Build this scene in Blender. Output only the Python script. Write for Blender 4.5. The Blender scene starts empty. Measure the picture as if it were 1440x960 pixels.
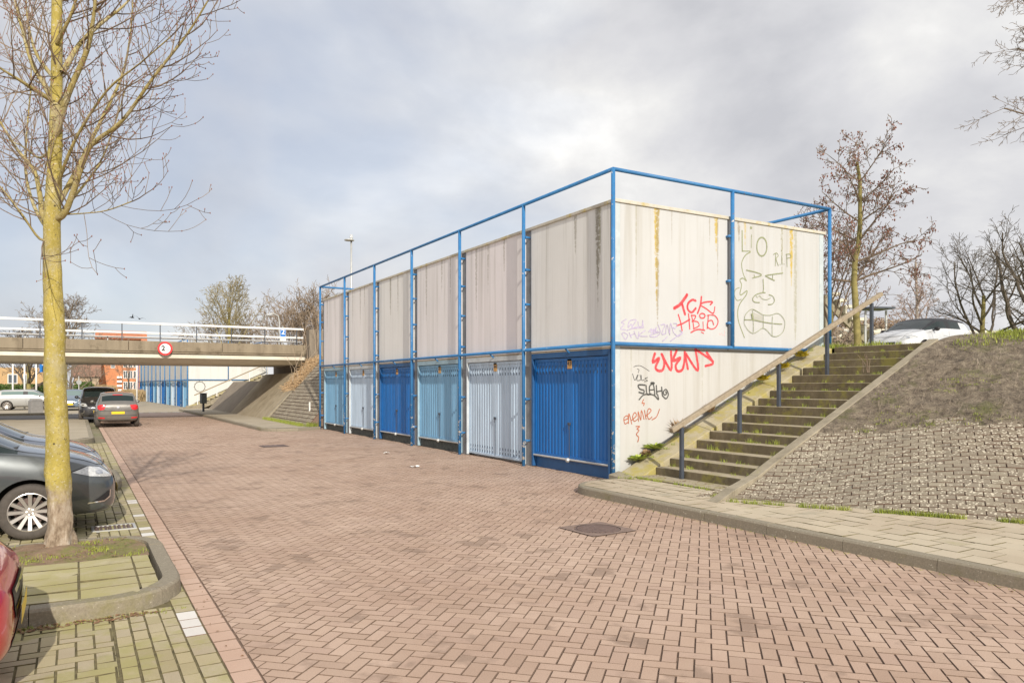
import bpy, bmesh, math, random
from mathutils import Vector, Matrix, Quaternion
from mathutils.bvhtree import BVHTree
from mathutils.geometry import tessellate_polygon

# ------------------------------------------------------------------ scene, camera, light
SC = bpy.context.scene
COL = SC.collection
R = math.radians
rng = random.Random(7)
# world axes: X runs across the street (to the right), Y along the garage row (away), Z up
F = 1045.0; CX = 720.0; HY = 541.5; CAMZ = 1.75
CB, SB = 0.8626, 0.506            # the camera is turned 30.4 degrees to the right of the street
cam_d = bpy.data.cameras.new('camera'); cam = bpy.data.objects.new('camera', cam_d); COL.objects.link(cam)
cam.location = (0, 0, CAMZ); cam.rotation_euler = (R(90), 0, -math.atan2(SB, CB))
cam_d.lens = F / 1440 * 36; cam_d.sensor_width = 36; cam_d.shift_y = 61.5 / 1440
cam_d.clip_start = 0.1; cam_d.clip_end = 3000
SC.camera = cam

SUN_EL, SUN_PHI = R(29), R(9.5)
SUN = Vector((-math.sin(SUN_PHI) * math.cos(SUN_EL), -math.cos(SUN_PHI) * math.cos(SUN_EL), math.sin(SUN_EL)))
sl = bpy.data.lights.new('sun', 'SUN'); sl.energy = 3.7; sl.angle = R(0.6); sl.color = (1.0, 0.935, 0.83)
so = bpy.data.objects.new('sun', sl); COL.objects.link(so)
so.rotation_euler = SUN.to_track_quat('Z', 'Y').to_euler(); so.location = (-10, -30, 30)

W = bpy.data.worlds.new('World'); SC.world = W; W.use_nodes = True
wn = W.node_tree; wn.nodes.clear()
def _w(t, **k):
    n = wn.nodes.new(t)
    for a, b in k.items(): setattr(n, a, b)
    return n
w_out = _w('ShaderNodeOutputWorld'); w_bg = _w('ShaderNodeBackground'); w_bg.inputs[1].default_value = 0.1
w_sky = _w('ShaderNodeTexSky', sky_type='NISHITA', sun_disc=False, sun_elevation=SUN_EL, sun_rotation=math.atan2(SUN.x, SUN.y), dust_density=2.0)
w_tc = _w('ShaderNodeTexCoord')
w_map = _w('ShaderNodeMapping'); w_map.inputs['Scale'].default_value = (1.0, 1.0, 1.6); w_map.inputs['Location'].default_value = (0.35, 0.1, 0.25)
wn.links.new(w_tc.outputs['Generated'], w_map.inputs[0])
def _wnoise(scale, detail, rough, dist=0.0):
    n = _w('ShaderNodeTexNoise'); n.inputs['Scale'].default_value = scale; n.inputs['Detail'].default_value = detail
    n.inputs['Roughness'].default_value = rough; n.inputs['Distortion'].default_value = dist
    wn.links.new(w_map.outputs[0], n.inputs['Vector']); return n.outputs[0]
def _wramp(src, stops):
    r = _w('ShaderNodeValToRGB'); e = r.color_ramp.elements
    while len(e) < len(stops): e.new(0.5)
    for i, (p, c) in enumerate(stops): e[i].position = p; e[i].color = (*c, 1)
    wn.links.new(src, r.inputs[0]); return r.outputs[0]
def _wmix(fac, a, b, mode='MIX'):
    m = _w('ShaderNodeMix', data_type='RGBA', blend_type=mode)
    if isinstance(fac, float): m.inputs[0].default_value = fac
    else: wn.links.new(fac, m.inputs[0])
    for v, i in ((a, 6), (b, 7)):
        if isinstance(v, tuple): m.inputs[i].default_value = (*v, 1)
        else: wn.links.new(v, m.inputs[i])
    return m.outputs[2]
cl = _wramp(_wnoise(2.5, 9, 0.55, 0.15), [(0.36, (.49, .495, .525)), (0.47, (.60, .60, .62)), (0.56, (.715, .71, .705)), (0.66, (.90, .89, .87))])
cl10 = _wmix(1.0, cl, (10.2, 10.2, 10.2), 'MULTIPLY')
for nd in wn.nodes:
    if nd.type == 'MIX': nd.clamp_result = False
blue = _wmix(0.55, w_sky.outputs[0], (5.2, 5.7, 6.9))
gap = _wramp(_wnoise(1.25, 5, 0.5, 0.3), [(0.50, (0, 0, 0)), (0.64, (.68, .68, .68))])
wn.links.new(_wmix(gap, cl10, blue), w_bg.inputs[0]); wn.links.new(w_bg.outputs[0], w_out.inputs[0])

SC.view_settings.view_transform = 'Standard'; SC.view_settings.look = 'None'
SC.view_settings.exposure = 0.26; SC.view_settings.gamma = 1.0; SC.view_settings.use_curve_mapping = False
SC.cycles.max_bounces = 6; SC.cycles.diffuse_bounces = 3; SC.cycles.glossy_bounces = 3
SC.cycles.transmission_bounces = 6; SC.cycles.transparent_max_bounces = 8

# ------------------------------------------------------------------ helpers
def at(px, d, z=0.0):
    """world point whose camera depth is d metres, seen at column px of a 1440 px wide frame"""
    a = (px - CX) / F * d
    return Vector((CB * a + SB * d, -SB * a + CB * d, z))
def zat(py, d): return CAMZ + (HY - py) / F * d
def P3(px, py, d): return at(px, d, zat(py, d))

def tag(o, label=None, cat=None, group=None, kind=None):
    if label: o['label'] = label
    if cat: o['category'] = cat
    if group: o['group'] = group
    if kind: o['kind'] = kind
    return o
def empty(name, loc=(0, 0, 0), rz=0.0, label=None, cat=None, group=None, parent=None):
    o = bpy.data.objects.new(name, None); COL.objects.link(o); o.location = loc; o.rotation_euler = (0, 0, rz)
    o.empty_display_size = 0.2
    if parent: o.parent = parent
    return tag(o, label, cat, group)

class MB:
    def __init__(s): s.v = []; s.f = []; s.m = []; s.mi = 0
    def add(s, vs, fs):
        b = len(s.v); s.v.extend([tuple(p) for p in vs])
        for f in fs: s.f.append([b + i for i in f]); s.m.append(s.mi)
    def box(s, x0, x1, y0, y1, z0, z1):
        s.add([(x0, y0, z0), (x1, y0, z0), (x1, y1, z0), (x0, y1, z0), (x0, y0, z1), (x1, y0, z1), (x1, y1, z1), (x0, y1, z1)],
              [(0, 3, 2, 1), (4, 5, 6, 7), (0, 1, 5, 4), (1, 2, 6, 5), (2, 3, 7, 6), (3, 0, 4, 7)])
        return s
    def hexa(s, b, t):
        s.add(list(b) + list(t), [(0, 3, 2, 1), (4, 5, 6, 7), (0, 1, 5, 4), (1, 2, 6, 5), (2, 3, 7, 6), (3, 0, 4, 7)]); return s
    def prism(s, pts, z0, z1):
        n = len(pts)
        s.add([(p[0], p[1], z0) for p in pts] + [(p[0], p[1], z1) for p in pts],
              [tuple(reversed(range(n))), tuple(range(n, 2 * n))] + [(i, (i + 1) % n, n + (i + 1) % n, n + i) for i in range(n)]); return s
    def extr(s, prof, axis, a0, a1):
        """closed profile of 2D points extruded along an axis ('x': pts=(y,z), 'y': pts=(x,z))"""
        n = len(prof)
        mk = (lambda a, p: (a, p[0], p[1])) if axis == 'x' else (lambda a, p: (p[0], a, p[1]))
        s.add([mk(a0, p) for p in prof] + [mk(a1, p) for p in prof],
              [tuple(reversed(range(n))), tuple(range(n, 2 * n))] + [(i, (i + 1) % n, n + (i + 1) % n, n + i) for i in range(n)]); return s
    def tube(s, path, radii, n=8, cap=True):
        path = [Vector(p) for p in path]
        if not hasattr(radii, '__len__'): radii = [radii] * len(path)
        b = len(s.v); prev = None
        for i, p in enumerate(path):
            if i == 0: t = path[1] - p
            elif i == len(path) - 1: t = p - path[i - 1]
            else: t = path[i + 1] - path[i - 1]
            if t.length < 1e-9: t = Vector((0, 0, 1))
            t.normalize()
            if prev is None:
                a = Vector((0, 0, 1)) if abs(t.z) < 0.9 else Vector((1, 0, 0))
                e = t.cross(a).normalized()
            else:
                e = prev - t * prev.dot(t)
                if e.length < 1e-6: e = t.orthogonal()
                e.normalize()
            prev = e; g = t.cross(e)
            for k in range(n):
                an = 2 * math.pi * k / n
                q = p + (e * math.cos(an) + g * math.sin(an)) * radii[i]
                s.v.append((q.x, q.y, q.z))
        for i in range(len(path) - 1):
            for k in range(n):
                s.f.append([b + i * n + k, b + i * n + (k + 1) % n, b + (i + 1) * n + (k + 1) % n, b + (i + 1) * n + k]); s.m.append(s.mi)
        if cap:
            s.f.append([b + k for k in reversed(range(n))]); s.m.append(s.mi)
            e = b + (len(path) - 1) * n
            s.f.append([e + k for k in range(n)]); s.m.append(s.mi)
        return s
    def lathe(s, prof, n, c, axis='y'):
        """profile (r, a) spun round an axis through c"""
        b = len(s.v)
        for (r, a) in prof:
            for k in range(n):
                t = 2 * math.pi * k / n
                if axis == 'y': s.v.append((c[0] + r * math.cos(t), c[1] + a, c[2] + r * math.sin(t)))
                else: s.v.append((c[0] + r * math.cos(t), c[1] + r * math.sin(t), c[2] + a))
        for i in range(len(prof) - 1):
            for k in range(n):
                s.f.append([b + i * n + k, b + i * n + (k + 1) % n, b + (i + 1) * n + (k + 1) % n, b + (i + 1) * n + k]); s.m.append(s.mi)
        return s
    def blob(s, c, r, n=6, m=4, sc=(1, 1, 1)):
        b = len(s.v)
        for i in range(m + 1):
            th = math.pi * i / m
            for k in range(n):
                ph = 2 * math.pi * k / n
                s.v.append((c[0] + r * sc[0] * math.sin(th) * math.cos(ph), c[1] + r * sc[1] * math.sin(th) * math.sin(ph), c[2] + r * sc[2] * math.cos(th)))
        for i in range(m):
            for k in range(n):
                s.f.append([b + i * n + k, b + (i + 1) * n + k, b + (i + 1) * n + (k + 1) % n, b + i * n + (k + 1) % n]); s.m.append(s.mi)
        return s
    def build(s, name, mats, parent=None, smooth=False, bevel=0.0, seg=2):
        me = bpy.data.meshes.new(name); me.from_pydata(s.v, [], s.f)
        if not isinstance(mats, (list, tuple)): mats = [mats]
        for m in mats: me.materials.append(m)
        if len(mats) > 1: me.polygons.foreach_set('material_index', s.m)
        if smooth: me.polygons.foreach_set('use_smooth', [True] * len(me.polygons))
        me.update()
        o = bpy.data.objects.new(name, me); COL.objects.link(o)
        if parent: o.parent = parent
        if bevel:
            bm = o.modifiers.new('bevel', 'BEVEL'); bm.width = bevel; bm.segments = seg; bm.limit_method = 'ANGLE'; bm.angle_limit = R(40)
        return o

# ------------------------------------------------------------------ materials
class NT:
    def __init__(s, name):
        s.mat = bpy.data.materials.new(name); s.mat.use_nodes = True
        s.t = s.mat.node_tree; s.b = s.t.nodes['Principled BSDF']
        s.co = s.n('ShaderNodeTexCoord').outputs['Object']
    def n(s, t, **k):
        x = s.t.nodes.new(t)
        for a, b in k.items(): setattr(x, a, b)
        return x
    def put(s, inp, v):
        if isinstance(v, bpy.types.NodeSocket): s.t.links.new(v, inp)
        elif isinstance(v, tuple) and len(v) == 3 and inp.type == 'RGBA': inp.default_value = (*v, 1)
        else: inp.default_value = v
    def map(s, scale=(1, 1, 1), rot=(0, 0, 0), loc=(0, 0, 0)):
        m = s.n('ShaderNodeMapping'); s.put(m.inputs[0], s.co)
        m.inputs['Scale'].default_value = scale; m.inputs['Rotation'].default_value = rot; m.inputs['Location'].default_value = loc
        return m.outputs[0]
    def noise(s, scale, detail=4, rough=0.5, vec=None, dist=0):
        x = s.n('ShaderNodeTexNoise'); s.put(x.inputs['Vector'], vec or s.co)
        x.inputs['Scale'].default_value = scale; x.inputs['Detail'].default_value = detail
        x.inputs['Roughness'].default_value = rough; x.inputs['Distortion'].default_value = dist
        return x.outputs[0]
    def voro(s, scale, vec=None, feature='F1', out='Distance', rand=1.0):
        x = s.n('ShaderNodeTexVoronoi', feature=feature); s.put(x.inputs['Vector'], vec or s.co); x.inputs['Scale'].default_value = scale
        x.inputs['Randomness'].default_value = rand
        return x.outputs[out]
    def ramp(s, src, stops):
        r = s.n('ShaderNodeValToRGB'); e = r.color_ramp.elements
        while len(e) < len(stops): e.new(0.5)
        for i, (p, c) in enumerate(stops):
            e[i].position = p; e[i].color = (*c, 1) if isinstance(c, tuple) else (c, c, c, 1)
        s.put(r.inputs[0], src); return r.outputs[0]
    def mix(s, fac, a, b, mode='MIX'):
        m = s.n('ShaderNodeMix', data_type='RGBA', blend_type=mode)
        s.put(m.inputs[0], fac); s.put(m.inputs[6], a); s.put(m.inputs[7], b); return m.outputs[2]
    def math(s, op, a, b=0.0, c=None, clamp=False):
        m = s.n('ShaderNodeMath', operation=op); m.use_clamp = clamp
        s.put(m.inputs[0], a); s.put(m.inputs[1], b)
        if c is not None: s.put(m.inputs[2], c)
        return m.outputs[0]
    def xyz(s, vec=None):
        x = s.n('ShaderNodeSeparateXYZ'); s.put(x.inputs[0], vec or s.co); return x.outputs
    def mr(s, v, a, b, c=0.0, d=1.0):
        m = s.n('ShaderNodeMapRange'); m.interpolation_type = 'SMOOTHSTEP'
        for i, q in enumerate((v, a, b, c, d)): s.put(m.inputs[i], q)
        return m.outputs[0]
    def attr(s, name): return s.n('ShaderNodeAttribute', attribute_name=name).outputs['Fac']
    def bump(s, h, strength=0.3, dist=0.01):
        b = s.n('ShaderNodeBump'); b.inputs['Strength'].default_value = strength; b.inputs['Distance'].default_value = dist
        s.put(b.inputs['Height'], h); s.put(s.b.inputs['Normal'], b.outputs[0])
    def done(s, col, rough=0.8, metal=0.0, spec=None, coat=None):
        s.put(s.b.inputs['Base Color'], col); s.put(s.b.inputs['Roughness'], rough); s.put(s.b.inputs['Metallic'], metal)
        if spec is not None: s.put(s.b.inputs['Specular IOR Level'], spec)
        if coat: s.put(s.b.inputs['Coat Weight'], coat); s.put(s.b.inputs['Coat Roughness'], 0.04)
        return s.mat

def plain(name, col, rough=0.6, metal=0.0, var=0.12, scale=6.0, bump=0.0, bscale=60, coat=None, spec=None):
    t = NT(name)
    a = tuple(max(0, c * (1 - var)) for c in col); b = tuple(min(1, c * (1 + var)) for c in col)
    c = t.ramp(t.noise(scale, 5, 0.6), [(0.3, a), (0.7, b)])
    if bump: t.bump(t.noise(bscale, 4, 0.6), bump, 0.01)
    return t.done(c, rough, metal, spec, coat)

MT = {}
def brick_mat(name, cols, stain, joint_noise=0.12, moss=None, lichen=None, rough=0.85, stain_at=0.62):
    t = NT(name)
    rn = t.attr('rnd')
    c = t.ramp(rn, [(i / (len(cols) - 1), k) for i, k in enumerate(cols)])
    big = t.noise(0.55, 5, 0.6); c = t.mix(t.mr(big, 0.35, 0.68, 0.0, 0.8), c, t.mix(1.0, c, (.84, .79, .76), 'MULTIPLY'))
    st = t.math('ADD', t.noise(1.7, 4, 0.6), t.math('MULTIPLY', rn, 0.16))
    c = t.mix(t.mr(st, stain_at + .08, stain_at + .2, 0.0, 0.75), c, stain)
    fine = t.noise(130, 3, 0.7); c = t.mix(1.0, c, t.ramp(fine, [(0.3, 1 - joint_noise), (0.7, 1 + joint_noise)]), 'MULTIPLY')
    if moss:
        col, lo, hi, amt = moss
        c = t.mix(t.mr(t.noise(1.5, 7, 0.7), lo, hi, 0.0, amt), c, col)
    if lichen:
        col, sc, th = lichen
        vv = t.voro(sc, None); m = t.mr(t.math('ADD', vv, t.math('MULTIPLY', t.noise(sc * .6, 3, .6), .5)), th, th - .09, 0.0, 0.9)
        m = t.math('MULTIPLY', m, t.mr(t.noise(1.6, 6, .7), .36, .50)); c = t.mix(m, c, col)
    t.bump(t.noise(170, 4, 0.7), 0.35, 0.004)
    return t.done(c, rough)
MT['road'] = brick_mat('road_brick', [(.42, .30, .225), (.49, .355, .268), (.455, .325, .25), (.525, .385, .295)], (.255, .175, .128), stain_at=.565)
MT['bay'] = brick_mat('bay_brick', [(.38, .33, .19), (.46, .40, .24), (.42, .36, .25), (.49, .43, .28)], (.26, .22, .14), moss=((.31, .29, .085), .46, .62, .6))
MT['border'] = brick_mat('border_brick', [(.52, .36, .27), (.56, .40, .31)], (.33, .25, .17))
MT['white_brick'] = brick_mat('white_brick', [(.72, .70, .66), (.66, .64, .60)], (.4, .38, .34), joint_noise=.06)
MT['slab'] = brick_mat('paving_slab', [(.46, .39, .285), (.52, .445, .33), (.485, .415, .31)], (.33, .29, .21), moss=((.30, .28, .12), .6, .75, .5), joint_noise=.09)
MT['mossslab'] = brick_mat('mossy_slab', [(.42, .37, .23), (.48, .425, .28)], (.30, .26, .14), moss=((.33, .30, .085), .36, .62, .65), lichen=((.62, .58, .46), 26, .30))
MT['slope'] = brick_mat('slope_block', [(.215, .18, .135), (.27, .23, .17), (.24, .205, .15), (.30, .26, .19)], (.17, .145, .11), lichen=((.60, .54, .42), 24, .62), joint_noise=.2)
MT['joint'] = plain('joint_sand', (.20, .135, .098), .95, var=.3, scale=40)
MT['mossjoint'] = plain('mossy_joint', (.15, .125, .06), .95, var=.4, scale=12)
def kerb_mat():
    t = NT('kerb_stone'); c = t.ramp(t.noise(60, 5, .7), [(.3, (.20, .17, .125)), (.7, (.31, .27, .20))])
    v = t.mr(t.noise(28, 5, .7), .6, .7); c = t.mix(v, c, (.56, .52, .41))
    c = t.mix(t.mr(t.noise(1.2, 6, .7), .52, .68, 0, .6), c, (.20, .18, .06)); t.bump(t.noise(110, 4, .7), .5, .006)
    return t.done(c, .9)
MT['kerb'] = kerb_mat()
def concrete(name, a, b, moss=None, scale=2.0, streak=False, bump=.3):
    t = NT(name)
    vec = t.map((1, 1, .12)) if streak else None
    c = t.ramp(t.noise(scale, 7, .65, vec), [(.32, a), (.68, b)])
    c = t.mix(1.0, c, t.ramp(t.noise(70, 3, .7), [(.3, .86), (.7, 1.12)]), 'MULTIPLY')
    if moss: c = t.mix(t.mr(t.noise(moss[1], 7, .7), moss[2], moss[2] + .16, 0, moss[3]), c, moss[0])
    t.bump(t.noise(90, 5, .7), bump, .006)
    return t.done(c, .9)
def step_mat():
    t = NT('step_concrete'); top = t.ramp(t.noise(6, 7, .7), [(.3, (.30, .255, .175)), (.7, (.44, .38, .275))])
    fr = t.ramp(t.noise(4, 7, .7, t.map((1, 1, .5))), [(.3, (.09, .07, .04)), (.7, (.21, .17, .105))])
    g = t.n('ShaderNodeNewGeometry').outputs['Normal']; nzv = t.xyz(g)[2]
    c = t.mix(t.mr(nzv, .35, .8), fr, top)  # risers darker by normal: grazing-sun shade put into the colour, along with algae
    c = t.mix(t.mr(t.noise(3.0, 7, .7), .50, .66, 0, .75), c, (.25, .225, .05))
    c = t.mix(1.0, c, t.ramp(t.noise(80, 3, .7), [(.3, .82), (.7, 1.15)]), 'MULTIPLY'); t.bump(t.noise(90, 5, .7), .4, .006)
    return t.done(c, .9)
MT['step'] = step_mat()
MT['stringer'] = concrete('stringer_concrete', (.24, .205, .145), (.37, .32, .235), ((.26, .24, .08), 2.2, .56, .6), 4)
MT['mosswall'] = concrete('mossy_concrete', (.33, .28, .16), (.42, .37, .26), ((.36, .30, .055), 2.4, .47, .75), 4)
MT['bridge'] = concrete('bridge_concrete', (.20, .16, .11), (.31, .255, .18), ((.12, .095, .06), 1.6, .52, .7), 2.2, True)
MT['beam'] = concrete('bridge_beam_paint', (.62, .57, .47), (.74, .69, .58), None, 1.5, True)
MT['soffit'] = concrete('bridge_soffit', (.36, .29, .20), (.44, .37, .27))
MT['bank'] = concrete('bank_concrete', (.30, .245, .165), (.42, .355, .25), ((.20, .16, .10), 1.1, .54, .7), 2)
MT['asphalt'] = concrete('asphalt', (.13, .12, .115), (.18, .165, .155), None, 1.0)
MT['far_pave'] = concrete('far_paving', (.34, .29, .21), (.42, .36, .27), ((.26, .25, .10), .8, .6, .5), .8)
MT['far_road'] = concrete('far_road_brick', (.43, .31, .25), (.50, .37, .30), None, .6)
def steel_mat():
    t = NT('painted_steel_blue'); c = t.ramp(t.noise(4, 5, .6), [(.3, (.022, .145, .36)), (.7, (.045, .20, .43))])
    z = t.xyz()[2]; ch = t.math('ADD', t.noise(9, 5, .7), t.mr(z, 2.2, .4, 0, .10))
    c = t.mix(t.mr(ch, .655, .685), c, (.62, .59, .52)); c = t.mix(t.mr(t.noise(14, 5, .7), .635, .69, 0, .8), c, (.20, .09, .04))
    return t.done(c, t.mr(t.noise(5, 3, .5), .3, .7, .38, .6), 0, .5)
MT['steel'] = steel_mat()
MT['darksteel'] = plain('post_dark_steel', (.055, .065, .085), .45, var=.2)
MT['wood'] = concrete('weathered_wood', (.25, .20, .14), (.38, .315, .225), None, 14, False, .2)
MT['grey_frame'] = plain('column_grey', (.25, .255, .26), .85, var=.25, scale=3, bump=.2)
MT['edge_strip'] = plain('edge_strip_grey', (.50, .55, .56), .7, var=.1)
MT['black'] = plain('black_plastic', (.018, .018, .02), .5)
MT['rubber'] = plain('tyre_rubber', (.08, .068, .058), .85, var=.2, scale=20)
MT['chrome'] = plain('chrome', (.75, .75, .76), .12, 1.0, var=.03)
MT['alloy'] = plain('alloy_rim', (.68, .64, .60), .32, .75, var=.06)
MT['white_paint'] = plain('white_paint', (.78, .76, .72), .5, var=.05)
MT['galv'] = plain('galvanised_steel', (.52, .52, .50), .45, .4, var=.1)
MT['red_lens'] = plain('red_lens', (.62, .02, .025), .12, var=.05, coat=.6)
MT['orange_lens'] = plain('orange_lens', (.85, .30, .05), .2, var=.05)
MT['clear_lens'] = plain('clear_lens', (.60, .61, .61), .1, .3, var=.25, scale=30, coat=1.0)
MT['plate_y'] = plain('plate_yellow', (.80, .55, .02), .4, var=.04)
MT['iron'] = plain('cast_iron', (.17, .12, .105), .7, .3, var=.25, scale=20)
MT['signred'] = plain('sign_red', (.72, .03, .035), .4, var=.05)
MT['signblue'] = plain('sign_blue', (.02, .19, .58), .4, var=.05)
MT['signwhite'] = plain('sign_white', (.82, .82, .80), .4, var=.02)
MT['signblack'] = plain('sign_black', (.02, .02, .025), .5)
MT['paper'] = plain('paper', (.82, .81, .78), .8, var=.05)
MT['plateorange'] = plain('number_plate_orange', (.55, .30, .09), .5, var=.2, scale=40)
MT['grass'] = (lambda t: t.done(t.ramp(t.noise(3.0, 4, .6), [(.3, (.19, .24, .03)), (.55, (.29, .33, .045)), (.75, (.38, .36, .09))]), .7))(NT('grass_blades'))
MT['leaf'] = (lambda t: t.done(t.ramp(t.noise(9.0, 3, .6), [(.3, (.28, .38, .05)), (.7, (.50, .56, .12))]), .6))(NT('weed_leaf'))
MT['dry'] = (lambda t: t.done(t.ramp(t.noise(9.0, 3, .6), [(.3, (.33, .20, .09)), (.7, (.56, .41, .25))]), .8))(NT('dry_stalk'))
MT['hedge'] = (lambda t: t.done(t.ramp(t.noise(4.0, 3, .6), [(.3, (.05, .09, .015)), (.7, (.12, .18, .035))]), .7))(NT('hedge_leaf'))
def soil():
    t = NT('soil'); c = t.ramp(t.noise(7, 8, .75), [(.34, (.12, .092, .066)), (.5, (.29, .232, .168)), (.66, (.47, .385, .28))])
    c = t.mix(1.0, c, t.ramp(t.noise(48, 5, .75), [(.32, .55), (.68, 1.4)]), 'MULTIPLY'); c = t.mix(t.mr(t.noise(1.1, 7, .75), .53, .66, 0, .6), c, (.17, .18, .05)); t.bump(t.noise(22, 8, .8), 1.0, .09)
    return t.done(c, .95)
MT['soil'] = soil()
def soil2():
    t = NT('island_soil'); c = t.ramp(t.noise(9, 8, .75), [(.3, (.19, .12, .075)), (.7, (.36, .25, .16))])
    c = t.mix(t.mr(t.noise(1.6, 7, .75), .48, .60, 0, .8), c, (.20, .21, .05)); t.bump(t.noise(40, 8, .7), .8, .03)
    return t.done(c, .95)
MT['soil2'] = soil2()
def glass(name='car_glass', col=(.02, .03, .03), rough=.03):
    t = NT(name); return t.done(col, rough, 0.0, .3)
MT['glass'] = glass()
MT['glass_tint'] = glass('car_glass_greenish', (.16, .22, .21), .04)
MT['window'] = glass('house_window', (.10, .12, .14), .05)
def paint(name, col, metal=0.35, rough=.28):
    t = NT(name); c = t.mix(t.mr(t.noise(3, 5, .6), .35, .75, 0, .10), col, (.30, .27, .22))
    return t.done(c, t.mr(t.noise(6, 4, .6), .3, .7, rough, rough + .1), metal, None, 1.0)
# ------------------------------------------------------------------ paving helpers
def inset(poly, d):
    n = len(poly); out = []
    for i in range(n):
        p0, p1, p2 = poly[i - 1], poly[i], poly[(i + 1) % n]
        ax, ay = p1[0] - p0[0], p1[1] - p0[1]; bx, by = p2[0] - p1[0], p2[1] - p1[1]
        la = math.hypot(ax, ay) or 1e-9; lb = math.hypot(bx, by) or 1e-9
        n1 = (-ay / la, ax / la); n2 = (-by / lb, bx / lb)
        k = 1 + n1[0] * n2[0] + n1[1] * n2[1]
        if k < .25: k = .25
        out.append((p1[0] + d * (n1[0] + n2[0]) / k, p1[1] + d * (n1[1] + n2[1]) / k))
    return out
def clip(poly, a, b, c):
    """keep a*x + b*y >= c"""
    out = []
    for i in range(len(poly)):
        p, q = poly[i], poly[(i + 1) % len(poly)]
        dp, dq = a * p[0] + b * p[1] - c, a * q[0] + b * q[1] - c
        if dp >= 0: out.append(p)
        if (dp >= 0) != (dq >= 0):
            t = dp / (dp - dq); out.append((p[0] + t * (q[0] - p[0]), p[1] + t * (q[1] - p[1])))
    return out
def area(p): return .5 * sum(p[i][0] * p[(i + 1) % len(p)][1] - p[(i + 1) % len(p)][0] * p[i][1] for i in range(len(p)))
def bricks(name, polys, mat, gap=.006, bev=.003, drop=.014, z=0.0, jit=.0012, tr=None, rs=1, parent=None, side=None):
    rg = random.Random(rs); vs = []; fs = []; rn = []; mi = []
    for p in polys:
        if len(p) < 3 or area(p) < .0012: continue
        o = inset(p, gap / 2 * rg.uniform(.6, 1.4)); i = inset(o, bev)
        n = len(p); b = len(vs); zz = z + rg.uniform(-jit, jit); ca, sa = rg.uniform(-jit, jit) * 8, rg.uniform(-jit, jit) * 8
        cx = sum(q[0] for q in p) / n; cy = sum(q[1] for q in p) / n
        for q in o: vs.append((q[0], q[1], z - drop))
        for q in i: vs.append((q[0], q[1], zz + (q[0] - cx) * ca + (q[1] - cy) * sa))
        r = rg.random()
        fs.append(tuple(range(b + n, b + 2 * n))); rn.append(r); mi.append(0)
        for k in range(n): fs.append((b + k, b + (k + 1) % n, b + n + (k + 1) % n, b + n + k)); rn.append(r); mi.append(1)
    if tr: vs = [tr(*v) for v in vs]
    me = bpy.data.meshes.new(name); me.from_pydata(vs, [], fs); me.materials.append(mat); me.materials.append(side or MT['joint']); me.polygons.foreach_set('material_index', mi)
    at_ = me.attributes.new('rnd', 'FLOAT', 'FACE'); at_.data.foreach_set('value', rn); me.update()
    o = bpy.data.objects.new(name, me); COL.objects.link(o)
    if parent: o.parent = parent
    return o
def herring(x0, x1, y0, y1, w, ang, clips, org=(0, 0)):
    ca, sa = math.cos(ang), math.sin(ang); out = []
    cs = [(x0, y0), (x1, y0), (x0, y1), (x1, y1)]
    ii = [((x - org[0]) * ca + (y - org[1]) * sa) / w for x, y in cs]; jj = [(-(x - org[0]) * sa + (y - org[1]) * ca) / w for x, y in cs]
    for i in range(math.floor(min(ii)) - 2, math.ceil(max(ii)) + 2):
        for j in range(math.floor(min(jj)) - 2, math.ceil(max(jj)) + 2):
            k = (i - j) % 4
            if k == 0: a, b = 2, 1
            elif k == 3: a, b = 1, 2
            else: continue
            q = [(i, j), (i + a, j), (i + a, j + b), (i, j + b)]
            q = [(org[0] + (x * ca - y * sa) * w, org[1] + (x * sa + y * ca) * w) for x, y in q]
            cx = (q[0][0] + q[2][0]) / 2; cy = (q[0][1] + q[2][1]) / 2
            if not (x0 - w < cx < x1 + w and y0 - w < cy < y1 + w): continue
            for c in clips:
                q = clip(q, *c)
                if len(q) < 3: break
            if len(q) >= 3: out.append(q)
    return out
def rows(x0, x1, y0, y1, a, b, clips=(), along='y', off=.5):
    """running bond: a = length along the row, b = row width"""
    out = []; r = 0
    if along == 'y':
        x = x0
        while x < x1 - 1e-6:
            y = y0 - (r % 2) * a * off
            while y < y1 - 1e-6:
                q = [(x, max(y, y0)), (min(x + b, x1), max(y, y0)), (min(x + b, x1), min(y + a, y1)), (x, min(y + a, y1))]
                for c in clips:
                    q = clip(q, *c)
                    if len(q) < 3: break
                if len(q) >= 3: out.append(q)
                y += a
            x += b; r += 1
    else:
        return [[(p[1], p[0]) for p in reversed(q)] for q in rows(y0, y1, x0, x1, a, b, [(c[1], c[0], c[2]) for c in clips], 'y', off)]
    return out
def struct(o, label=None): return tag(o, label, kind='structure')
def sheet(name, pts, z, mat, label=None):
    m = MB(); m.add([(p[0], p[1], z) for p in pts], [tuple(range(len(pts)))]); return struct(m.build(name, mat), label)
def arc(cx, cy, r, a0, a1, n): return [(cx + r * math.cos(R(a0 + (a1 - a0) * i / n)), cy + r * math.sin(R(a0 + (a1 - a0) * i / n))) for i in range(n + 1)]
def resample(path, step):
    out = [path[0]]; acc = 0
    for i in range(len(path) - 1):
        p, q = path[i], path[i + 1]; L = math.hypot(q[0] - p[0], q[1] - p[1]); t = step - acc
        while t <= L:
            out.append((p[0] + (q[0] - p[0]) * t / L, p[1] + (q[1] - p[1]) * t / L)); t += step
        acc = (acc + L) % step
    return out
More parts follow.
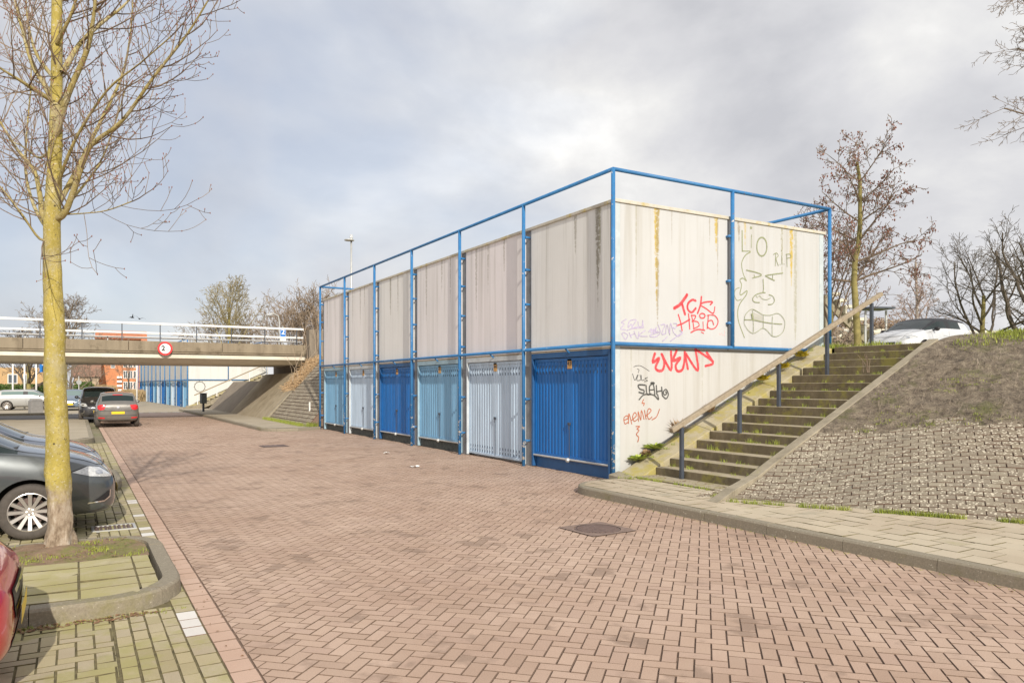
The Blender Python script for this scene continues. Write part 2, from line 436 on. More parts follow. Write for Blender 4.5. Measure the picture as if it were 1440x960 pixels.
def kerb(name, path, w, z0, z1, label, stone=1.0, side=1, fine=.1):
    """kerb stones along a path, lying on its left (side=1) or right side"""
    pts = resample(path, fine); m = MB(); per = int(round(stone / fine)); n = len(pts)
    nor = []
    for i in range(n):
        a = pts[max(0, i - 1)]; b = pts[min(n - 1, i + 1)]; l = math.hypot(b[0] - a[0], b[1] - a[1]) or 1
        nor.append((-(b[1] - a[1]) / l * side, (b[0] - a[0]) / l * side))
    i = 0; k = 0
    while i < n - 1:
        j = min(i + per, n - 1); b = len(m.v); jz = rng.uniform(-.006, .006); g = .006
        for q in range(i, j + 1):
            p = pts[q]; nx, ny = nor[q]
            if q == i and n > 2: p = (p[0] + (pts[q + 1][0] - p[0]) * g / fine, p[1] + (pts[q + 1][1] - p[1]) * g / fine)
            prof = [(0, z0), (.012, z1 - .02 + jz), (.03, z1 + jz), (w, z1 + .002 + jz), (w, z0)]
            for (d, z) in prof: m.v.append((p[0] + nx * d, p[1] + ny * d, z))
        c = j - i + 1
        for q in range(c - 1):
            for e in range(4):
                m.f.append([b + q * 5 + e, b + (q + 1) * 5 + e, b + (q + 1) * 5 + e + 1, b + q * 5 + e + 1]); m.m.append(0)
        m.f.append([b + e for e in range(5)]); m.m.append(0); m.f.append([b + (c - 1) * 5 + e for e in range(5)]); m.m.append(0)
        i = j
    return struct(m.build(name, MT['kerb']), label)

# ------------------------------------------------------------------ ground and paving
sheet('ground', [(-900, -300), (900, -300), (900, 1500), (-900, 1500)], -.06, concrete('ground_earth', (.20, .17, .11), (.28, .25, .16), ((.13, .15, .05), .3, .5, .8), .2))
sheet('road_bed', [(.90, -8), (9.2, -8), (9.2, 47), (.90, 47)], -.009, MT['joint'])
sheet('bay_bed', [(-9, -8), (.90, -8), (.90, 26), (-9, 26)], -.008, MT['mossjoint'])
road = bricks('road', herring(.93, 8.72, -2.0, 46, .105, R(45), [(1, 0, .965), (-1, 0, -8.74)], (.3, .1)), MT['road'], gap=.008, bev=.002, rs=3)
struct(road, 'pinkish red herringbone brick road')
bd = rows(.80, .962, -3, 46, .21, .162, along='y', off=0)
struct(bricks('road_border', bd, MT['border'], gap=.009, rs=5), 'row of pale red edging bricks beside the road')
wr = rows(.655, .80, -3, 26, .21, .145, along='y', off=0)
iswhite = lambda q: (5.4 < q[0][1] < 6.2) or any(abs(q[0][1] - y) < .11 for y in (9.62, 10.1, 11.1, 12.3, 12.5))
struct(bricks('bay_border', [q for q in wr if not iswhite(q)], MT['bay'], gap=.009, rs=6, side=MT['mossjoint']), 'greyish edging row of the parking bays')
struct(bricks('bay_marking', [q for q in wr if iswhite(q)], MT['white_brick'], gap=.009, rs=7), 'white marking bricks along the parking bays')
rr = rows(.235, .655, -3, 6.45, .21, .105, along='y')
rr += rows(.235, .655, 9.15, 14, .21, .105, along='y')
bb = rr + herring(-6, .23, -2, 6.45, .107, 0, [(-1, 0, -.23)]) + herring(-6, .23, 9.15, 13.9, .107, 0, [(-1, 0, -.23)]) + herring(-6, .65, 16.7, 25.5, .107, 0, [(-1, 0, -.65)])
struct(bricks('parking_bay', bb, MT['bay'], gap=.009, rs=8, jit=.0025, side=MT['mossjoint']), 'yellowish mossy brick parking bays')

def island(x0, y0, y1, xr, rad, name, label, tiles=True):
    path = [(x0, y0), (xr - rad, y0)] + arc(xr - rad, y0 + rad, rad, -90, 0, 8)[1:] + arc(xr - rad, y1 - rad, rad, 0, 90, 8) + [(x0, y1)]
    kerb('kerb', path, .15, -.05, .125, label + ' kerb', side=1, stone=.95, fine=.095 if rad < 1.2 else .2)
    return path
island(-6, 6.4, 9.15, .79, .62, 'k', 'mossy concrete tree island')
sheet('island_bed', [(-6, 6.5), (.2, 6.5), (.55, 6.8), (.6, 7.98), (-6, 7.98)], .116, MT['mossjoint'])
il = rows(-6, .60, 6.55, 7.95, .43, .28, along='x', off=0)
il2 = []
for q in il:
    for c in [(-1, 0, -.6), (-1, 1, 6.13)]:
        q = clip(q, *c)
        if len(q) < 3: break
    if len(q) >= 3: il2.append(q)
struct(bricks('island_paving', il2, MT['mossslab'], gap=.011, bev=.004, z=.125, jit=.004, rs=9, side=MT['mossjoint']), 'mossy yellow green slabs on the tree island')
def bumpy(name, x0, x1, y0, y1, step, hf, mat, label=None, keep=None):
    nx = int((x1 - x0) / step) + 1; ny = int((y1 - y0) / step) + 1; m = MB(); ok = {}
    for j in range(ny + 1):
        for i in range(nx + 1):
            x = x0 + (x1 - x0) * i / nx; y = y0 + (y1 - y0) * j / ny
            m.v.append((x, y, hf(x, y)))
    for j in range(ny):
        for i in range(nx):
            a = j * (nx + 1) + i
            if keep and not keep(x0 + (x1 - x0) * (i + .5) / nx, y0 + (y1 - y0) * (j + .5) / ny): continue
            m.f.append([a, a + 1, a + nx + 2, a + nx + 1]); m.m.append(0)
    return struct(m.build(name, mat, smooth=True), label)
from mathutils import noise as MN
def nz(x, y, s, o=0.0): return MN.fractal(Vector((x * s, y * s, o)), 1.0, 2.0, 4)
bumpy('island_soil', -6, .61, 7.96, 9.02, .05, lambda x, y: .112 + .022 * nz(x, y, 3.5) + .05 * math.exp(-((x + .13) ** 2 + (y - 8.56) ** 2) / .05), MT['soil2'], 'bare brown soil strip round the tree')
island(-6, 13.85, 16.8, .70, .8, 'k', 'second mossy parking island')
struct(bricks('island_paving', [q for q in rows(-6, .55, 14.0, 16.65, .3, .3, along='y') if q[1][0] < .5 or 14.4 < q[0][1] < 16.2], MT['mossslab'], z=.12, gap=.012, rs=11), 'mossy slabs on the second island')
sheet('island_bed', [(-6, 13.95), (.3, 13.95), (.5, 14.6), (.5, 16), (.3, 16.7), (-6, 16.7)], .10, MT['mossjoint'])
island(-30, 25.5, 42, .50, 1.3, 'k', 'wide paved island')
sheet('island_paving', [(-30, 25.6), (-.8, 25.6), (.0, 26.1), (.35, 26.8), (.35, 40.7), (0, 41.3), (-.8, 41.85), (-30, 41.85)], .122, MT['far_pave'], 'yellowish slab paving of the wide island')
sheet('parking_far', [(-30, 9), (-5.9, 9), (-5.9, 25.6), (-30, 25.6)], -.01, MT['far_pave'])

# right pavement
kp = [(6.97, -6), (6.97, 9.55)] + arc(7.75, 9.55, .78, 180, 92, 8)[1:] + [(8.46, 10.36)]
kerb('kerb', kp, .14, -.05, .125, 'grey kerb of the right pavement', side=-1)
sheet('pavement_bed', [(7.10, -6), (16, -6), (16, 10.3), (7.75, 10.2), (7.3, 9.9), (7.1, 9.5)], .112, MT['mossjoint'])
tl = rows(7.115, 14.2, -6, 7.8, .3, .3, [(-.854, -.521, -.854 * 7.78 - .521 * 7.6 - .25)], along='y') + rows(7.115, 8.52, 7.8, 10.22, .3, .3, [(1, -1, -2.74)], along='y')
struct(bricks('pavement', tl, MT['slab'], z=.125, gap=.007, bev=.003, jit=.002, rs=12, side=MT['mossjoint']), 'beige slab pavement below the stairs')

# brick slope and earth bank
E1 = (.521, -.854); N1 = (.854, .521); B0 = (7.78, 7.6); G1 = .45
STR = [(7.65, .13, 7.62, 7.42), (8.3, .22, 7.91, 7.72), (9.0, .36, 8.09, 7.90), (9.6, .60, 8.16, 7.97), (11.1, 1.27, 8.19, 8.00), (14.0, 2.63, 8.19, 8.00)]   # the edge slab: x, top, inner and outer y
def zstr(x):
    if x <= STR[0][0]: return STR[0][1]
    for p, q in zip(STR, STR[1:]):
        if x <= q[0]: return p[1] + (q[1] - p[1]) * (x - p[0]) / (q[0] - p[0])
    return STR[-1][1]
def dip(x, y):          # the bank runs down to meet the edge slab
    zp = .12 + G1 * ((x - B0[0]) * N1[0] + (7.95 - B0[1]) * N1[1])
    w = min(1, max(0, (y - 5.2) / 2.75)); w = w * w * (3 - 2 * w) * min(1, max(0, 14.0 - x))
    return (min(0, zstr(x) - .035 - zp)) * w
def onslope(a, s, h):     # s measured along the ground
    k = 1 / math.sqrt(1 + G1 * G1)
    x, y = B0[0] + E1[0] * a + N1[0] * (s - h * G1 * k), B0[1] + E1[1] * a + N1[1] * (s - h * G1 * k)
    return (x, y, .12 + G1 * s + h * k + dip(x, y))
sp = rows(-3, 16, 0, 2.72, .205, .100, [(.854, -.521, -(8.02 - 7.6))], along='x')
sp = [q for q in sp if q]
struct(bricks('brick_slope', sp, MT['slope'], gap=.009, bev=.003, drop=.016, jit=.006, rs=13, tr=onslope), 'sloping bank of grey brown blocks with pale lichen')
m = MB()
for i in range(66):
    for j in range(10):
        q = [(-.6 + .25 * (i + e), .25 * (j + g)) for e, g in ((0, 0), (1, 0), (1, 1), (0, 1))]
        if B0[1] + E1[1] * q[0][0] + N1[1] * q[3][1] > 8.05: continue
        m.add([onslope(a, s, -.018) for a, s in q], [(0, 1, 2, 3)])
struct(m.build('slope_bed', MT['joint']))
def sval(x, y): return (x - B0[0]) * N1[0] + (y - B0[1]) * N1[1]
def mound(x, y):
    s = sval(x, y); lin = .12 + .45 * s
    top = 2.74 - .2 * min(1, max(0, (s - 6.2) / 2.5))
    k = .12; h = -k * math.log(math.exp(-lin / k) + math.exp(-top / k))
    ed = 2.42 + .20 * nz(x, y, 1.7, 5.0) + .10 * nz(x, y, 6.0, 7.0)
    f = min(1, max(0, (s - ed) / .35)); g = min(1, max(0, (s - ed + .06) / .12))
    return h - .05 + .065 * g + f * min(1, max(0, (8.0 - y) / .6)) * (.08 * nz(x, y, 1.1) + .065 * nz(x, y, 4.0, 3.0)) + dip(x, y)
bumpy('earth_bank', 7.6, 21, -12, 8.02, .075, mound, MT['soil'], 'bare dark earth bank above the brick slope', keep=lambda x, y: 2.05 < sval(x, y) < 9)
pl = [(13.95, 30), (13.95, 7.9), (14.4, 7.9)]
pl += [(B0[0] + (6.0 - (y - B0[1]) * N1[1]) / N1[0], y) for y in (7.9, 0, -20, -40)] + [(200, -40), (200, 30)]
MT['turf'] = concrete('turf', (.15, .17, .04), (.26, .27, .08), ((.30, .25, .15), .5, .55, .7), 2)
m = MB(); n = len(pl); m.add([(p[0], p[1], 2.53) for p in pl], [tuple(range(n))])
struct(m.build('upper_terrace', MT['turf']), 'upper terrace of turf and paving')
sheet('upper_street', [(17.5, -40), (26, -40), (26, 30), (17.5, 30)], 2.54, MT['far_pave'])

# bank next to and under the bridge
def bank(name, y0, y1, mat, label, z1=3.3, x0=7.9, g=1.15):
    m = MB(); x1 = x0 + (z1 - .1) / g; m.extr([(x0, -.05), (x0, .12), (x1, z1), (x1 + 14, z1), (x1 + 14, -.05)], 'y', y0, y1)
    return struct(m.build(name, mat), label)
bank('bank_slope', 36.9, 39.0, MT['bank'], 'smooth sunlit concrete bank before the bridge')
bank('bank_slope', 39.003, 46.5, MT['bank'], 'concrete bank under the bridge', z1=2.4)
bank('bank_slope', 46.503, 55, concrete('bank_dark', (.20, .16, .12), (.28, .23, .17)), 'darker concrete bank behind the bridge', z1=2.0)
bank('bank_slope', 55.003, 62, MT['turf'], 'earth bank behind the bridge', x0=13.6)
st = rows(29.55, 36.6, 0, 4.1, .5, .19, along='x')
k1 = math.sqrt(1 + 1.15 ** 2)
struct(bricks('bank_tiles', st, MT['slope'], gap=.02, bev=.006, drop=.03, rs=14, tr=lambda a, s, h: (7.9 + s / k1 - h * 1.15 / k1, a, .12 + 1.15 * s / k1 + h / k1)), 'tiled bank beside the garage row')
bank('bank_core', 29.5, 36.62, MT['joint'], None, z1=3.2, x0=7.95)
m = MB(); m.hexa([(7.86, 36.62, 0), (7.86, 36.9, 0), (10.9, 36.9, 0), (10.9, 36.62, 0)], [(7.86, 36.62, .2), (7.86, 36.9, .2), (10.9, 36.9, 3.45), (10.9, 36.62, 3.45)])
struct(m.build('bank_edge', MT['stringer'], bevel=.01), 'narrow concrete edge strip on the bank')
kp2 = [(8.35, 29.2), (7.3, 28.6)] + arc(7.1, 29.6, 1.0, -90, -180, 6) + [(6.1, 56)]
kerb('kerb', kp2, .15, -.05, .12, 'grey kerb of the pavement towards the bridge', side=-1, fine=.2)
sheet('pavement', [(8.3, 29.4), (7.3, 28.8), (6.8, 28.9), (6.4, 29.2), (6.22, 29.7), (6.22, 56), (8.6, 56), (8.6, 29.4)], .118, MT['far_pave'], 'narrow pavement towards the bridge')
# far roads
sheet('cross_street', [(-90, 43), (.93, 43), (.93, 52), (-90, 52)], -.008, MT['asphalt'], 'grey cross street')
sheet('far_road', [(.93, 45.9), (6.2, 45.9), (6.2, 52.3), (.93, 52.3)], -.004, MT['far_road'])
sheet('far_street', [(-90, 52.3), (8, 52.3), (8, 110), (-90, 110)], -.002, MT['far_pave'], 'street beyond the bridge')
m = MB()
for i in range(14): m.box(-3 + i * .7, -2.62 + i * .7, 52.4, 52.75, -.001, .006)
struct(m.build('road_marking', MT['white_paint']), 'dashed row of white blocks across the far street')
m = MB(); m.box(-40, -1.5, 51.6, 52.2, -.02, .12); struct(m.build('kerb', MT['stringer']), 'kerb across the far street')

# ------------------------------------------------------------------ stairs and handrail
def stairs(root_xy, rz, label, hl, group=None, rail_mat='wood', post_mat='darksteel', plants=True):
    o = empty('concrete_stairs', (root_xy[0], root_xy[1], 0), rz, label, 'stairs', group)
    RI, GO = .152, .331
    for k in range(16):
        x0 = 8.98 + GO * k - 8.38; z1 = .13 + RI * (k + 1)
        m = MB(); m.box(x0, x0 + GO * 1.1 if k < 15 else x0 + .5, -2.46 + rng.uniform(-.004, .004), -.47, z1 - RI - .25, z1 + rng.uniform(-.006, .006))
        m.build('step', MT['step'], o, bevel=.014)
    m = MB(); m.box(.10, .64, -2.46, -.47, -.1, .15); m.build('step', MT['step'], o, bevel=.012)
    m = MB()
    xs = [(-.45, .10), (-.30, .20), (5.55, 2.60), (5.75, 2.60)]
    def slab(y0, y1, xs, th):
        m = MB()
        for (a, b) in zip(xs, xs[1:]):
            m.hexa([(a[0], y0, a[1] - th), (b[0], y0, b[1] - th), (b[0], y1, b[1] - th), (a[0], y1, a[1] - th)],
                   [(a[0], y0, a[1]), (b[0], y0, b[1]), (b[0], y1, b[1]), (a[0], y1, a[1])])
        return m
    for p_, q_ in zip(STR, STR[1:]):
        n_ = 2 if q_[0] - p_[0] > 1.2 else 1
        for i_ in range(n_):
            L_ = lambda t: [p_[c] + (q_[c] - p_[c]) * t for c in range(4)]
            a_, b_ = L_(i_ / n_), L_((i_ + 1) / n_); g_ = .002
            def cn(r, k, dz, e): return (r[0] - 8.38 + e, r[k] - 10.67, r[1] + dz)
            m = MB(); m.hexa([cn(a_, 3, -.35, g_), cn(b_, 3, -.35, -g_), cn(b_, 2, -.35, -g_), cn(a_, 2, -.35, g_)], [cn(a_, 3, 0, g_), cn(b_, 3, 0, -g_), cn(b_, 2, 0, -g_), cn(a_, 2, 0, g_)])
            m.build('side_slab', MT['stringer'], o, bevel=.008)
    for t0, t1 in ((0, .34), (.342, .67), (.672, 1)):
        q = []
        for t_, y_, dz in ((t0, -.462, 0), (t1, -.462, 0), (t1, -.02, 1), (t0, -.02, 1)):
            x_ = .12 + 5.4 * t_; zz = (.14 + .459 * (x_ - .30)) + dz * .10
            q.append((x_, y_, zz))
        m = MB(); m.hexa([(p_[0], p_[1], p_[2] - .5) for p_ in q], q); m.build('side_slab', MT['mosswall'], o, bevel=.015)
    m = MB(); m.hexa([(-.12, -.30, 0), (.115, -.46, 0), (.115, -.02, 0), (-.12, -.02, 0)], [(-.12, -.30, .13), (.115, -.46, .145), (.115, -.02, .20), (-.12, -.02, .15)]); m.build('side_slab', MT['stringer'], o, bevel=.01)
    h = empty('handrail', (root_xy[0], root_xy[1], 0), rz, hl, 'handrail', 'handrails of the stairs')
    m = MB(); th = .045; w = .055
    p, q = (.32, .98), (6.15, 3.66)
    d = math.hypot(q[0] - p[0], q[1] - p[1]); nx, nz_ = -(q[1] - p[1]) / d * .042, (q[0] - p[0]) / d * .042
    yc = -1.17
    m.hexa([(p[0] - nx, yc - th, p[1] - nz_), (q[0] - nx, yc - th, q[1] - nz_), (q[0] - nx, yc + th, q[1] - nz_), (p[0] - nx, yc + th, p[1] - nz_)],
           [(p[0] + nx, yc - th, p[1] + nz_), (q[0] + nx, yc - th, q[1] + nz_), (q[0] + nx, yc + th, q[1] + nz_), (p[0] + nx, yc + th, p[1] + nz_)])
    m.build('rail', MT[rail_mat], h, bevel=.012)
    for (x, zb) in ((.56, .13), (1.96, .72), (3.0, 1.22), (4.40, 1.85), (5.82, 2.56)):
        zt = p[1] + (x - p[0]) / (q[0] - p[0]) * (q[1] - p[1]) - .06
        m = MB(); m.box(x - .03, x + .03, yc - .03, yc + .03, zb - .05, zt); m.box(x - .05, x + .05, yc - .05, yc + .05, zb - .03, zb + .012)
        m.build('post', MT[post_mat], h, bevel=.005)
    return o, h
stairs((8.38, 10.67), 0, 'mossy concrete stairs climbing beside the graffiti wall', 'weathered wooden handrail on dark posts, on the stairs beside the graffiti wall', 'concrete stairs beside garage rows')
# ------------------------------------------------------------------ garage row
BAY = 3.118
def wall_mat(name, base, streaks=(), dirt=.5, seedloc=(0, 0, 0), axis=0, ztop=5.1, crack=False):
    """painted concrete: object coords; axis 0 = x along the wall, 1 = y along the wall"""
    t = NT(name); X = t.xyz(); along = X[axis]; z = X[2]
    b2 = tuple(c * .93 for c in base)
    c = t.ramp(t.noise(1.2, 6, .6, t.map((1, 1, .5), loc=seedloc)), [(.3, b2), (.7, base)])
    vs = t.map((3.2, 3.2, .10), loc=seedloc)
    st = t.noise(1.6, 6, .65, vs)
    top = t.mr(z, ztop - 2.6, ztop, .25, 1.0)
    c = t.mix(t.math('MULTIPLY', t.mr(st, .48, .68, 0, dirt), top), c, (.33, .30, .24))
    c = t.mix(t.math('MULTIPLY', t.mr(t.noise(1.0, 5, .6, t.map((2.0, 2.0, .05), loc=seedloc)), .50, .60, 0, dirt * .45), 1.0), c, (.47, .45, .41))
    fine = t.noise(5.5, 4, .7, t.map((4, 4, .12), loc=seedloc))
    c = t.mix(t.mr(fine, .52, .75, 0, dirt * .3), c, (.42, .39, .33))
    c = t.mix(t.math('MULTIPLY', t.mr(t.noise(2.5, 7, .75, t.map((1, 1, 1), loc=seedloc)), .56, .72), t.mr(z, .2, 1.0, .45, .08)), c, (.34, .31, .24))
    edge = t.math('ADD', t.noise(9, 5, .7), -.5)
    for (a0, w, z0, z1, col, k) in streaks:
        d = t.math('ABSOLUTE', t.math('SUBTRACT', along, a0))
        zf = t.mr(z, z0, z1, .25, 1.0)
        ww = t.math('MULTIPLY', zf, w)
        d2 = t.math('ADD', d, t.math('MULTIPLY', edge, w * .9))
        mk = t.math('MULTIPLY', t.math('SUBTRACT', 1.0, t.math('DIVIDE', d2, ww), clamp=True), t.mr(z, z0, z0 + (z1 - z0) * .55))
        mk = t.math('MULTIPLY', mk, t.mr(t.noise(16, 5, .75), .30, .62))
        c = t.mix(t.math('MULTIPLY', t.mr(mk, .02, .5), k), c, col)
    t.bump(t.noise(40, 5, .7), .12, .01)
    return t.done(c, .8)
YEL, BRN, OLV = (.50, .36, .06), (.26, .21, .13), (.30, .28, .17)
WALLC = (.54, .54, .535)
sideA = wall_mat('side_wall_paint_a', WALLC, [(1.12, .085, 2.75, 5.12, YEL, .95), (1.14, .06, 2.4, 4.3, BRN, .6), (2.68, .07, 4.25, 5.12, YEL, .9), (2.72, .03, 3.5, 4.9, BRN, .5), (2.5, .025, 4.4, 5.1, BRN, .5), (.62, .025, 3.3, 4.7, OLV, .4), (1.5, .03, 4.3, 5.1, BRN, .3)], .40)
sideB = wall_mat('side_wall_paint_b', WALLC, [(3.32, .06, 4.55, 5.12, BRN, .7), (3.5, .05, 4.4, 5.12, YEL, .6), (4.62, .05, 3.6, 5.1, OLV, .7), (4.92, .085, 3.6, 5.12, YEL, .95), (5.05, .07, 2.4, 3.6, OLV, .5), (3.12, .04, 4.2, 5.1, OLV, .5)], .40, (3, 1, 0))
sideL = wall_mat('side_wall_paint_low', (.53, .52, .50), [(.5, .03, 1.2, 2.4, OLV, .3), (2.3, .05, 1.0, 2.4, OLV, .25)], .38, (7, 2, 0), ztop=2.4)
PANELC = (.85, .84, .81)
panel_mats = []
for i in range(6):
    y0 = BAY * i
    stl = [(y0 + .62, .10, 2.9, 5.12, (.24, .215, .16), .85), (y0 + .55, .05, 3.6, 5.1, OLV, .7), (y0 + 1.35, .07, 4.1, 5.1, (.27, .24, .18), .6)] if i == 0 else \
          [(y0 + .5 + .9 * rng.random(), .06, 3.2 + rng.random(), 5.1, (.33, .30, .24), .6), (y0 + 1.6 + 1.0 * rng.random(), .09, 2.6 + rng.random(), 5.1, (.36, .33, .28), .6),
           (y0 + .4 + 2.2 * rng.random(), .04, 3.6, 5.1, (.3, .27, .2), .6)]
    panel_mats.append(wall_mat('facade_panel_paint', tuple(c * rng.uniform(.95, 1.02) for c in PANELC), stl, .44, (i * 3.1, i, 0), 1))
plainwall = wall_mat('facade_panel_paint', (.66, .65, .62), [], .5)
coping = concrete('coping', (.50, .465, .385), (.62, .58, .50), ((.48, .37, .08), 3.5, .5, .7), 6)
beam = concrete('lintel_concrete', (.40, .34, .25), (.52, .45, .34), ((.27, .2, .12), 5, .56, .7), 4)
def door_paint(name, col, wear=.35):
    t = NT(name); X = t.xyz()
    c = t.ramp(t.noise(2.0, 5, .6, t.map((2, 2, .25))), [(.3, tuple(v * .80 for v in col)), (.7, tuple(min(1, v * 1.16) for v in col))])
    sc = t.mr(t.noise(13, 5, .75, t.map((1, 1, .35))), .63, .70, 0, .6)
    sc = t.math('MULTIPLY', sc, t.mr(X[2], .3, 1.3, wear, .02)); c = t.mix(sc, c, tuple(min(1, v * .5 + .12) for v in col))
    return t.done(c, t.mr(t.noise(5, 3, .5), .3, .7, .33, .5), .0, .5)
DP = {'dark blue': door_paint('door_paint_dark_blue', (.008, .145, .46)), 'pale blue': door_paint('door_paint_pale_blue', (.50, .62, .75), .4), 'light blue': door_paint('door_paint_light_blue', (.20, .41, .61), .6)}
DF = {'dark blue': plain('door_frame_dark_blue', (.02, .10, .26), .5), 'pale blue': plain('door_frame_pale', (.56, .60, .62), .5), 'light blue': plain('door_frame_light', (.33, .47, .55), .5)}
slot_m = plain('vent_slot_dark', (.05, .08, .13), .8)
skirt_m = plain('mossy_plinth', (.07, .08, .075), .8, var=.4, scale=9)

def text_mesh(txt, size, name, mat, parent, loc, rot, depth=.002, bold=0.0):
    cu = bpy.data.curves.new(name, 'FONT'); cu.body = txt; cu.size = size; cu.align_x = 'CENTER'; cu.align_y = 'CENTER'; cu.extrude = depth; cu.offset = bold
    ob = bpy.data.objects.new(name, cu); me = bpy.data.meshes.new_from_object(ob); bpy.data.objects.remove(ob)
    me.materials.clear(); me.materials.append(mat)
    o = bpy.data.objects.new(name, me); COL.objects.link(o); o.parent = parent; o.location = loc; o.rotation_euler = rot
    return o
door_cache = {}
def make_door(parent, y0, y1, colour, full, number, key):
    if key in door_cache:
        def cp(o, par):
            c = o.copy(); COL.objects.link(c); c.parent = par
            for ch in list(o.children): cp(ch, c)
            return c
        src = door_cache[key]; d = cp(src, parent); d.location = (0, y0, 0); return d
    w = y1 - y0; x = .175; zb, zt = (.06 if full else .28), 2.30
    m = MB(); nr = 22; p = w / nr; prof = []
    for i in range(nr):
        a = i * p; mid = abs(i - (nr - 1) / 2) < .6
        prof += [(a, 0), (a + p * (.40 if not mid else .9), 0), (a + p * (.55 if not mid else .93), .014), (a + p * (.86 if not mid else .97), .014)]
    prof.append((w, 0))
    for (a, dx) in prof: m.v += [(x + dx, a, zb), (x + dx, a, zt)]
    for i in range(len(prof) - 1): m.f.append([2 * i, 2 * i + 1, 2 * i + 3, 2 * i + 2]); m.m.append(0)
    for a, b in ((0, .06), (w - .06, w)): m.box(x - .012, x + .01, a, b, zb, zt)
    m.box(x - .012, x + .01, .06, w - .06, zt - .06, zt); m.box(x - .012, x + .01, .06, w - .06, zb, zb + .05)
    m.mi = 1
    for zz in ((zt - .17, zt - .29) + ((zb + .10, zb + .20) if full else ())):
        for i in range(nr):
            if abs(i - (nr - 1) / 2) < .6: continue
            a = i * p; m.box(x - .004, x + .001, a + p * .12, a + p * .30, zz - .03, zz + .03)
    d = m.build('door', [DP[colour], slot_m], parent); d['label'] = colour + ' ribbed garage door'; d.location = (0, y0, 0)
    m = MB(); m.box(.118, x + .03, -.07, -.002, .02, 2.42); m.box(.118, x + .03, w + .002, w + .06, .02, 2.42); m.box(.118, x + .03, 0, w, zt + .012, 2.42)
    m.build('door_frame', DF[colour], d, bevel=.004)
    m = MB(); m.box(x - .035, x - .001, w / 2 - .035, w / 2 + .035, .95, 1.00); m.tube([(x - .02, w / 2, .97), (x - .02, w / 2, .86)], .012, 6); m.tube([(x - .012, w / 2, .86), (x - .012, w / 2, zb + .02)], .007, 6)
    m.build('door_handle', MT['darksteel'], d)
    m = MB(); m.box(x - .012, x - .002, w / 2 - .075, w / 2 + .075, zt - .22, zt - .02); pl_ = m.build('number_plate', MT['plateorange'], d, bevel=.003)
    if number: text_mesh(number, .13, 'number', MT['signblack'], pl_, (x - .0135, w / 2, zt - .12), (R(90), 0, R(-90)), .001)
    if not full:
        m = MB(); m.tube([(x - .03, .0, zb - .02), (x - .03, w, zb - .02)], .022, 6); m.blob((x - .05, w / 2, zb - .03), .05, 8, 6); m.build('bottom_rail', MT['galv'], d)
        m = MB()
        for i in range(nr * 2): m.box(x + .03, x + (.05 if i % 2 else .062), i * p / 2, (i + 1) * p / 2, -.03, zb + .02)
        m.build('plinth', DF['dark blue'] if colour == 'dark blue' and key[3] == 1 else skirt_m, d)
    door_cache[key] = d
    return d

